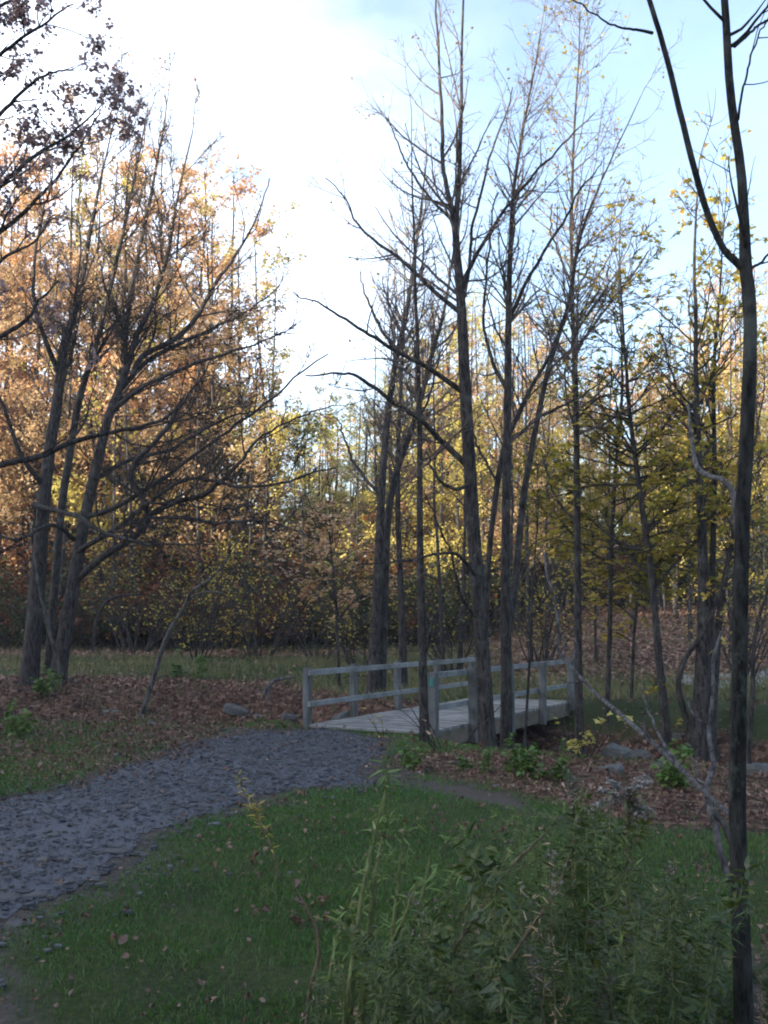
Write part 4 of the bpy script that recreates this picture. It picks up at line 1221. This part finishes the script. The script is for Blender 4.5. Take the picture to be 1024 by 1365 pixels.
# boulders and stones
for px, py, w, hgt, lab in [
    (822, 1012, 46, 0.62, 'pale angular boulder in the ditch right of the bridge'),
    (853, 1012, 36, 0.45, 'low grey boulder right of the pale angular one'),
    (880, 1022, 26, 0.5, 'small dark boulder under the fallen branch'),
    (815, 1030, 40, 0.4, 'half buried boulder at the front of the ditch stones'),
    (905, 985, 22, 0.5, 'grey stone in the leaves behind the fallen branch'),
    (1010, 1032, 44, 0.5, 'grey boulder at the right edge beyond the foreground trunk'),
    (316, 948, 36, 0.32, 'flat pale stone standing out of the left ditch bank'),
    (228, 962, 20, 0.3, 'small pale stone right of the leaning sapling'),
    (204, 967, 18, 0.3, 'small dark topped stone touching the leaning sapling'),
    (180, 980, 20, 0.25, 'flat grey stone below the leaning sapling'),
    (203, 980, 18, 0.25, 'flat grey stone right below the leaning sapling'),
    (342, 955, 16, 0.3, 'small stone at the far edge of the gravel path'),
    (455, 958, 26, 0.4, 'stone showing under the left railing of the footbridge'),
    (148, 950, 26, 0.2, 'long flat stone in the leaves left of the leaning sapling'),
    (385, 958, 22, 0.4, 'dark stone left of the first railing post'),
    (622, 1016, 18, 0.4, 'pale stone in front of the railing post at the tallest tree'),
    (128, 993, 12, 0.5, 'small white stone in the rough grass left of the path'),
    (661, 1050, 12, 0.4, 'small pale stone on the dirt trail')]:
    q = ground_at(px, py)
    rg = RNG(int(px * 3 + py))
    sx = w / 2 / F * q[1]
    o = slab_mesh(rg, sx, sx * 0.75, sx * hgt).build('boulder' if w > 30 else 'stone', M['stone'])
    o.location = (q[0], q[1], q[2] + sx * hgt * 0.12)
    o.rotation_euler = (rg.normal() * 0.15, rg.normal() * 0.15, rg.uniform(-0.5, 0.5))
    tag(o, lab, 'boulder' if w > 30 else 'stone')
stick('broken_branch', 'pale broken branch leaning on the ditch bank left of the bridge', 'branch',
    [[(352, 925, 6), (360, 912, 6), (370, 905, 5), (392, 902, 2.5)], [(360, 912, 4), (357, 925, 3), (354, 935, 2)]], 20.5, 37, 'bark_pale', 0.4, nm='branch')

# far pale road at the right
FR = [tuple(ground_at(px, py)[:2]) for px, py in [(905, 900), (960, 898), (1024, 893), (1130, 885), (1130, 905), (1024, 918), (960, 920), (900, 912)]]
fx, fy = np.meshgrid(np.arange(5, 26, 0.15), np.arange(17, 40, 0.15))
kp = poly_sd(FR, fx, fy) + 0.4 * (fbm(fx, fy, 0.9, 71) - 0.5) > 0
ky, kx = np.nonzero(kp[:-1, :-1] & kp[1:, :-1] & kp[:-1, 1:] & kp[1:, 1:])
if len(ky):
    W2 = fx.shape[1]
    quad = np.stack([ky * W2 + kx, ky * W2 + kx + 1, (ky + 1) * W2 + kx + 1, (ky + 1) * W2 + kx], -1)
    used, inv = np.unique(quad, return_inverse=True)
    a, b = fx.ravel()[used], fy.ravel()[used]
    mb = Mesh(); mb.add(np.stack([a, b, height(a, b) + 0.02], -1), inv.reshape(-1, 4), 0, True)
    tag(mb.build('far_path', stone_mat('pale_gravel', [(0.16, 0.16, 0.17), (0.30, 0.30, 0.31), (0.42, 0.42, 0.43)], 12)), kind='structure')

# ------------------------------------------------------------------ grass and fallen leaves (nobody could count them)
rng = RNG(501)
def blades(rng, x, y, h, w, lean=0.5):
    N = len(x)
    z = height(x, y)
    a = rng.uniform(0, 6.28, N)
    dx, dy = np.cos(a) * w / 2, np.sin(a) * w / 2
    l = rng.normal(size=(N, 2)) * lean * h[:, None]
    b0 = np.stack([x - dx, y - dy, z - 0.005], -1); b1 = np.stack([x + dx, y + dy, z - 0.005], -1)
    m0 = np.stack([x - dx * 0.7 + l[:, 0] * 0.35, y - dy * 0.7 + l[:, 1] * 0.35, z + h * 0.6], -1)
    m1 = np.stack([x + dx * 0.7 + l[:, 0] * 0.35, y + dy * 0.7 + l[:, 1] * 0.35, z + h * 0.6], -1)
    t = np.stack([x + l[:, 0], y + l[:, 1], z + h], -1)
    V = np.stack([b0, b1, m1, t, m0], 1).reshape(-1, 3)
    return V, (np.arange(N) * 5)[:, None] + np.arange(5)[None]
N = 330000
y = 3.6 + 13.5 * rng.random(N) ** 1.7
x = (rng.random(N) * 2 - 1) * (0.46 * y + 0.4)
bare = np.maximum.reduce([sstep(-0.2, 0.05, poly_sd(PATH, x, y)), sstep(-0.2, 0.35, poly_sd(TRAIL, x, y) + 0.8 * (fbm(x, y, 1.8, 51) - 0.5)), sstep(-0.3, 0.4, poly_sd(DIRT, x, y)), 0.85 * sstep(-0.2, 0.3, poly_sd(WEEDBED, x, y)), litter_mask(x, y) * 0.93, sstep(0.2, 0.8, x) * sstep(3.9, 3.3, np.abs(y - creek_y(x)))])
k = (rng.random(N) > bare) & (fbm(x, y, 1.1, 31) + 0.16 * rng.normal(size=N) > 0.38)
x, y = x[k], y[k]
far_ = sstep(5, 14, y)
rough = sstep(-2.5, -4.5, x) * sstep(8, 11, y)
h = rng.uniform(0.014, 0.036, len(x)) * (1 + 0.5 * far_ + 1.6 * rough) * (0.6 + 0.8 * fbm(x, y, 1.7, 33))
mb = Mesh()
V, Q = blades(rng, x, y, h, rng.uniform(0.003, 0.006, len(x)) * (1 + 1.4 * far_), 0.55)
mb.add(V, Q)
tag(mb.build('grass', M['grass']), kind='stuff', label='short mown grass of the near lawn', cat='grass')
N = 70000
y = rng.uniform(21.5, 43, N)
x = (rng.random(N) * 2 - 1) * (0.44 * y)
k = rng.random(N) > litter_mask(x, y) * 0.9
k &= fbm(x, y, 0.5, 35) + 0.2 * rng.normal(size=N) > 0.38
x, y = x[k], y[k]
h = rng.uniform(0.06, 0.22, len(x)) * (0.5 + fbm(x, y, 0.8, 36))
mb = Mesh()
V, Q = blades(rng, x, y, h, rng.uniform(0.012, 0.03, len(x)), 0.4)
mb.add(V, Q)
tag(mb.build('rough_grass', M['grass_far']), kind='stuff', label='rough grass of the lawn beyond the ditch', cat='grass')

def leaf_litter(rng, x, y, s, dz=0.01):
    z = height(x, y)
    return np.stack([x, y, z + dz + s * 0.15 * rng.random(len(x))], -1)
mb = Mesh()
N = 60000
y = 3.7 + 23 * rng.random(N) ** 1.15
x = (rng.random(N) * 2 - 1) * (0.45 * y + 0.3)
pth = sstep(-0.1, 0.3, poly_sd(PATH, x, y))
lm = litter_mask(x, y)
edge = np.exp(-(poly_sd(PATH, x, y) / 0.6) ** 2) * (y > 9)
left = sstep(-2.0, -4, x) * sstep(10, 13, y)
pr = 0.045 + 0.9 * lm + 0.20 * edge + 0.40 * left + 0.22 * sstep(0.54, 0.66, fbm(x, y, 0.9, 41))
pr = pr * (1 - 0.82 * pth * (1 - lm))
on_deck = (np.abs((np.stack([x - B0[0], y - B0[1]], -1) @ bn[:2])) < WB / 2) & ((np.stack([x - B0[0], y - B0[1]], -1) @ bd[:2]) > -0.1) & ((np.stack([x - B0[0], y - B0[1]], -1) @ bd[:2]) < LB)
k = (rng.random(N) < pr)
x, y = x[k], y[k]
s = np.clip(rng.lognormal(math.log(0.03), 0.35, len(x)), 0.014, 0.065) * (1 + 0.8 * sstep(10, 20, y))
dz = np.where(sstep(-0.1, 0.1, poly_sd(PATH, x, y)) > 0.5, 0.035, 0.02)
mb.cards(rng, leaf_litter(rng, x, y, s, dz), s, LEAF6, 0.5, 1.1)
# a few on the deck
u, v = rng.uniform(0, LB, 260), np.clip(rng.normal(size=260) * 0.2 * WB + np.where(rng.random(260) < 0.5, -0.4, 0.4) * WB, -WB / 2, WB / 2)
pd = np.array([bl(a, b, DZ + 0.01) for a, b in zip(u, v)])
mb.cards(rng, pd, rng.uniform(0.03, 0.06, 260), LEAF6, 0.9, 0.4)
N = 60000
y = rng.uniform(25, 52, N)
x = (rng.random(N) * 2 - 1) * 0.44 * y
k = rng.random(N) < 0.05 + 0.95 * litter_mask(x, y)
x, y = x[k], y[k]
s = rng.uniform(0.08, 0.16, len(x))
mb.cards(rng, leaf_litter(rng, x, y, s), s, LEAF6, 0.7, 0.5, 1)
tag(mb.build('fallen_leaves', [M['litter'], M['litter_dry']]), kind='stuff', label='brown fallen leaves scattered over grass, banks and slope', cat='fallen leaves')

# ------------------------------------------------------------------ weeds at the bottom right
def weed(name, seed, H, leaf, stem='weed_stem', nl=60, ll=0.10, side=6, outline=LANCE, head=None, r=0.0045, lean=0.12, lt0=0.08, droop=-0.2):
    rng = RNG(seed)
    root = empty(name, (0, 0, 0))
    az = rng.uniform(0, 6.28)
    d = np.array([[math.cos(az) * lean, math.sin(az) * lean, 1.0]])
    P, R = evolve(rng, np.zeros((1, 3)), d / np.linalg.norm(d), np.array([H]), np.array([r]), 14, 0.035, -0.005)
    mb = Mesh()
    mb.tubes(P, R, 6)
    b, rb = sprout(rng, P, R, side / H, 0.35, 1.0, 38, 10, 0.28, 0.08, 0.35, 6, 0.10, 0.02, 0.55, 0.0015, 0.5)
    mb.tubes(b, rb, 4)
    part(root, mb.build('stem', M[stem]))
    sp = leaf_spots(rng, P, nl, lt0, 0.004)
    sp2 = leaf_spots(rng, b, nl * 0.22, 0.1, 0.004)
    mb = Mesh()
    out = rng.normal(size=(len(sp), 3)); out[:, 2] = droop + 0.3 * rng.normal(size=len(sp))
    mb.cards(rng, sp, ll * rng.uniform(0.5, 1.2, len(sp)) * (1.15 - 0.6 * sp[:, 2] / H), outline, 0.45, 0.5, 0, out * 2)
    out = rng.normal(size=(len(sp2), 3)); out[:, 2] = 0.2
    mb.cards(rng, sp2, ll * 0.6 * rng.uniform(0.5, 1.2, len(sp2)), outline, 0.4, 0.5, 0, out * 2)
    part(root, mb.build('foliage', M[leaf]))
    if head:
        mb = Mesh()
        tipb = b[b[:, 0, 2] > 0.62 * H]
        if len(tipb):
            hp = leaf_spots(rng, tipb, 14, 0.1, 0.004)
            mb.cards(rng, hp, 0.011 * rng.uniform(0.6, 1.3, len(hp)), LEAF4, 0.3, 0.3)
        hp = leaf_spots(rng, P, 50, 0.86, 0.012)
        mb.cards(rng, hp, 0.011 * rng.uniform(0.6, 1.3, len(hp)), LEAF4, 0.3, 0.3)
        part(root, mb.build('seed_sprays', M[head]))
    return root
WK = [('leafy', weed('leafy_weed', 601, 1.0, 'weed', nl=190, ll=0.078, side=12)), ('leafy', weed('leafy_weed', 602, 1.0, 'weed', nl=210, ll=0.07, side=14)),
      ('leafy', weed('leafy_weed', 603, 1.0, 'weed', nl=110, ll=0.095, side=9, outline=[(0, 0), (0.17, 0.35), (0.12, 0.7), (0, 1), (-0.12, 0.7), (-0.17, 0.35)])),
      ('pale', weed('pale_weed', 604, 1.0, 'weed_pale', nl=100, ll=0.055, side=18, r=0.005)),
      ('dry', weed('dry_weed', 605, 1.0, 'weed', 'weed_dry', nl=16, ll=0.07, side=7, head='fluff', lt0=0.3)),
      ('leafy', weed('leafy_weed', 606, 1.0, 'weed_pale', nl=110, ll=0.05, side=10)), ('dry', weed('dry_weed', 607, 1.0, 'tan', 'weed_dry', nl=60, ll=0.06, side=14, lt0=0.2, droop=-0.9, head='fluff'))]
WL = {'leafy': ('leafy green weed in the thicket left of the foreground trunk', 'leafy weeds in the thicket'),
      'pale': ('pale green weed with many side shoots inside the thicket', 'pale weeds in the thicket'),
      'dry': ('dry brown weed with a greyish seed head in the thicket', 'dry weeds in the thicket')}
wused = [False] * len(WK)
rng = RNG(610)
PROF = [(400, 1330), (440, 1290), (480, 1230), (560, 1200), (620, 1190), (680, 1130), (740, 1075), (800, 1055), (850, 1085), (900, 1150), (960, 1200), (1000, 1225), (1080, 1250)]
cnt = 0
while cnt < 185:
    px = rng.uniform(415, 1075)
    Y = rng.uniform(2.75, 4.9)
    if px > 915: Y = rng.uniform(3.85, 4.9)
    yt = itp(px, PROF) + rng.uniform(0, 1) ** 1.3 * 190
    if Y > 4.1: yt = min(yt, itp(px, PROF) + 60)
    zt = EYE + (830 - yt) / F * Y
    if zt < 0.22: continue
    i = int(rng.choice(7, p=[0.27, 0.27, 0.12, 0.12, 0.05, 0.08, 0.09]))
    x = at(px, 1100, Y)[0]
    z = float(height(x, Y))
    s = (zt - z)
    kd, proto = WK[i]
    sc = (min(s * 1.0, 1.0) ** 0.5,) * 2 + (s,)
    if not wused[i]:
        wused[i] = True; o = proto
        o.location = (x, Y, z); o.rotation_euler = (0, 0, rng.uniform(0, 6.28)); o.scale = sc
    else:
        o = dup(proto, (x, Y, z), rng.uniform(0, 6.28), sc)
    o.rotation_euler = (rng.normal() * 0.10, 0.10 + rng.normal() * 0.14, o.rotation_euler[2])
    tag(o, WL[kd][0], 'weed', WL[kd][1])
    cnt += 1

def stalk(name, label, rows, Y, seed, stem, leaf, nl=40, ll=0.06, head=None, outline=LANCE, cat='weed'):
    rng = RNG(seed)
    P, R = trace(rows, Y, 34, rng, 0.0015)
    base = np.array([P[0, 0], P[0, 1], float(height(P[0, 0], P[0, 1]))])
    if P[0, 2] > base[2]:
        P = np.vstack([[base[0], base[1], base[2] - 0.03], P]); R = np.concatenate([[R[0]], R])
    root = empty(name, tuple(base)); tag(root, label, cat)
    mb = Mesh(); mb.tubes(P - base, R, 7)
    b, rb = sprout(rng, P, R, 9, 0.35, 1.0, 35, 10, 0.16, 0.05, 0.2, 6, 0.08, 0.02, 0.5, 0.0012, 0.4)
    mb.tubes(b - base, rb, 4)
    part(root, mb.build('stem', M[stem]))
    mb = Mesh()
    for Pq, q in ((P[None], nl), (b, nl * 0.2)):
        sp = leaf_spots(rng, Pq, q, 0.15, 0.003)
        out = rng.normal(size=(len(sp), 3)); out[:, 2] = -0.1
        mb.cards(rng, sp - base, ll * rng.uniform(0.5, 1.2, len(sp)), outline, 0.4, 0.5, 0, out * 2)
    part(root, mb.build('foliage', M[leaf]))
    if head:
        mb = Mesh()
        hp = np.concatenate([leaf_spots(rng, b[b[:, 0, 2] > P[-1, 2] - 0.22], 45, 0.2, 0.006), leaf_spots(rng, P[None], 60, 0.88, 0.008)])
        mb.cards(rng, hp - base, 0.016 * rng.uniform(0.6, 1.3, len(hp)), LEAF4, 0.3, 0.3)
        part(root, mb.build('seed_sprays', M[head]))
stalk('pale_weed', 'tallest pale green weed stalk rising alone left of the thicket', [(462, 1420, 9), (468, 1330, 9), (478, 1230, 8), (490, 1160, 7), (505, 1090, 5.5), (517, 1035, 2)], 3.6, 701, 'weed_stem', 'weed_pale', 45, 0.065)
stalk('pale_weed', 'second pale weed stalk just right of the tallest pale one', [(480, 1425, 8), (487, 1320, 8), (495, 1220, 7), (506, 1140, 5.5), (522, 1075, 2)], 3.7, 702, 'weed_stem', 'weed_pale', 38, 0.06)
for k, (x0, x1, yt, YY, lab) in enumerate([(450, 500, 1105, 3.5, 'pale upright weed stalk leftmost in the bright clump'), (470, 512, 1120, 3.8, 'pale upright weed stalk behind the tallest pale one'),
        (500, 545, 1095, 3.6, 'pale upright weed stalk right of the second pale one'), (515, 572, 1135, 3.5, 'pale weed stalk at the right of the bright clump'),
        (488, 560, 1180, 3.3, 'short pale weed stalk in front of the bright clump'), (540, 600, 1160, 3.7, 'pale weed stalk leaning out between bright clump and thicket')]):
    stalk('pale_weed', lab, [(x0, 1430, 8), (x0 + (x1 - x0) * 0.25, 1340, 7.5), (x0 + (x1 - x0) * 0.5, 1265, 7), (x0 + (x1 - x0) * 0.75, (1265 + yt) / 2, 5.5), (x1, yt, 2)], YY, 720 + k, 'weed_stem', 'weed_pale', 34, 0.06)
stalk('weed', 'short weed stalk leaning right at the left end of the thicket', [(425, 1400, 4), (440, 1300, 4), (452, 1240, 3.5), (465, 1195, 2)], 3.6, 703, 'weed_stem', 'weed_pale', 35, 0.06)
stalk('bent_weed', 'bare bent weed stalk at the thicket left end, its tip broken over', [(404, 1420, 6), (412, 1330, 5.5), (424, 1275, 5), (421, 1240, 4.5), (408, 1210, 4), (392, 1180, 2)], 3.6, 704, 'weed_dry', 'weed_pale', 6, 0.05)
stalk('weed', 'thin yellowish weed standing alone at the lawn edge of the path', [(368, 1150, 3), (358, 1120, 3), (345, 1090, 3), (330, 1060, 2.5), (318, 1030, 1.6)], 6.6, 705, 'weed_dry', 'yelgreen', 45, 0.07)
stalk('leaning_weed', 'long pale weed stalk leaning far right across the thicket', [(520, 1430, 6), (570, 1330, 5), (620, 1245, 4.5), (680, 1160, 4), (740, 1105, 2)], 3.4, 706, 'weed_dry', 'weed', 20, 0.07)
stalk('leaning_weed', 'leaning pale weed stalk in the middle of the thicket', [(600, 1430, 6), (645, 1330, 5), (690, 1260, 5), (740, 1180, 4), (765, 1110, 2)], 3.2, 707, 'weed_dry', 'weed', 26, 0.07)
stalk('leaning_weed', 'lowest leaning weed stalk crossing the thicket', [(480, 1450, 5), (540, 1340, 5), (600, 1240, 4), (640, 1180, 3), (690, 1120, 1.6)], 3.7, 708, 'weed_stem', 'weed_pale', 26, 0.06)
stalk('dry_weed', 'dark upright dry weed topped with a white feathery seed head', [(836, 1430, 6), (838, 1300, 5), (838, 1200, 5), (839, 1110, 4), (843, 1050, 2.5)], 3.6, 709, 'weed_dry', 'weed', 14, 0.07, 'fluff')
rng = RNG(760)
pr_ = empty('feathery_weed', tuple(at(845, 1048, 3.6)[:2]) + (0.0,))
pb = np.array(pr_.location)
pr_.location.z = float(height(pb[0], pb[1])); pb[2] = pr_.location.z
tag(pr_, 'weed with arching white feathery plumes beside the dark upright dry weed', 'weed')
tp = at(852, 1062, 3.6)
P, R = evolve(rng, np.array([pb]), np.array([[0.0, 0.0, 1.0]]), np.array([tp[2] - pb[2]]), np.array([0.004]), 10, 0.02, 0)
mb = Mesh(); mb.tubes(P - pb, R, 6)
part(pr_, mb.build('stem', M['weed_dry']))
top = P[0, -1]
arcs = np.array([[0.8, 0.1, 0.7], [0.95, -0.2, 0.35], [-0.6, 0.2, 0.6], [-0.75, -0.1, 0.2], [0.4, 0.3, 0.9], [0.9, 0.2, 0.0], [-0.4, -0.3, 0.8]])
arcs /= np.linalg.norm(arcs, axis=1, keepdims=True)
A_, AR = evolve(rng, np.repeat(top[None], 7, 0) - np.array([0, 0, 0.05]) * rng.random((7, 1)), arcs, rng.uniform(0.08, 0.15, 7), np.full(7, 0.0025), 9, 0.05, -0.10)
mb = Mesh(); mb.tubes(A_ - pb, AR, 4)
hp = leaf_spots(rng, A_, 130, 0.2, 0.004)
mb.cards(rng, hp - pb, 0.014 * rng.uniform(0.6, 1.4, len(hp)), LEAF4, 0.5, 0.3)
part(pr_, mb.build('seed_sprays', M['plume']))
stalk('dry_weed', 'brown feathery weed rising above the thicket near the bridge trees', [(760, 1430, 5), (764, 1250, 4.5), (768, 1130, 4), (772, 1040, 2)], 3.9, 710, 'weed_dry', 'weed', 30, 0.07, 'fluff')


# ------------------------------------------------------------------ added volume imitating lens bloom: thin haze
mb = Mesh()
HX, HY0, HY1, HZ0, HZ1 = 60, -8, 112, -3.0, 27.0
mb.box((0, (HY0 + HY1) / 2, (HZ0 + HZ1) / 2), (1, 0, 0), (0, 1, 0), (0, 0, 1), HX, (HY1 - HY0) / 2, (HZ1 - HZ0) / 2)
hm, n, l, out = mat('glare_volume')
pv = n.new('ShaderNodeVolumePrincipled')
pv.inputs['Density'].default_value = 0.0007
pv.inputs['Color'].default_value = (0.90, 0.92, 1.0, 1)
pv.inputs['Anisotropy'].default_value = 0.2
l.new(pv.outputs[0], out.inputs['Volume'])
tag(mb.build('glare', hm), kind='stuff', label='thin added haze between the trees', cat='glare')
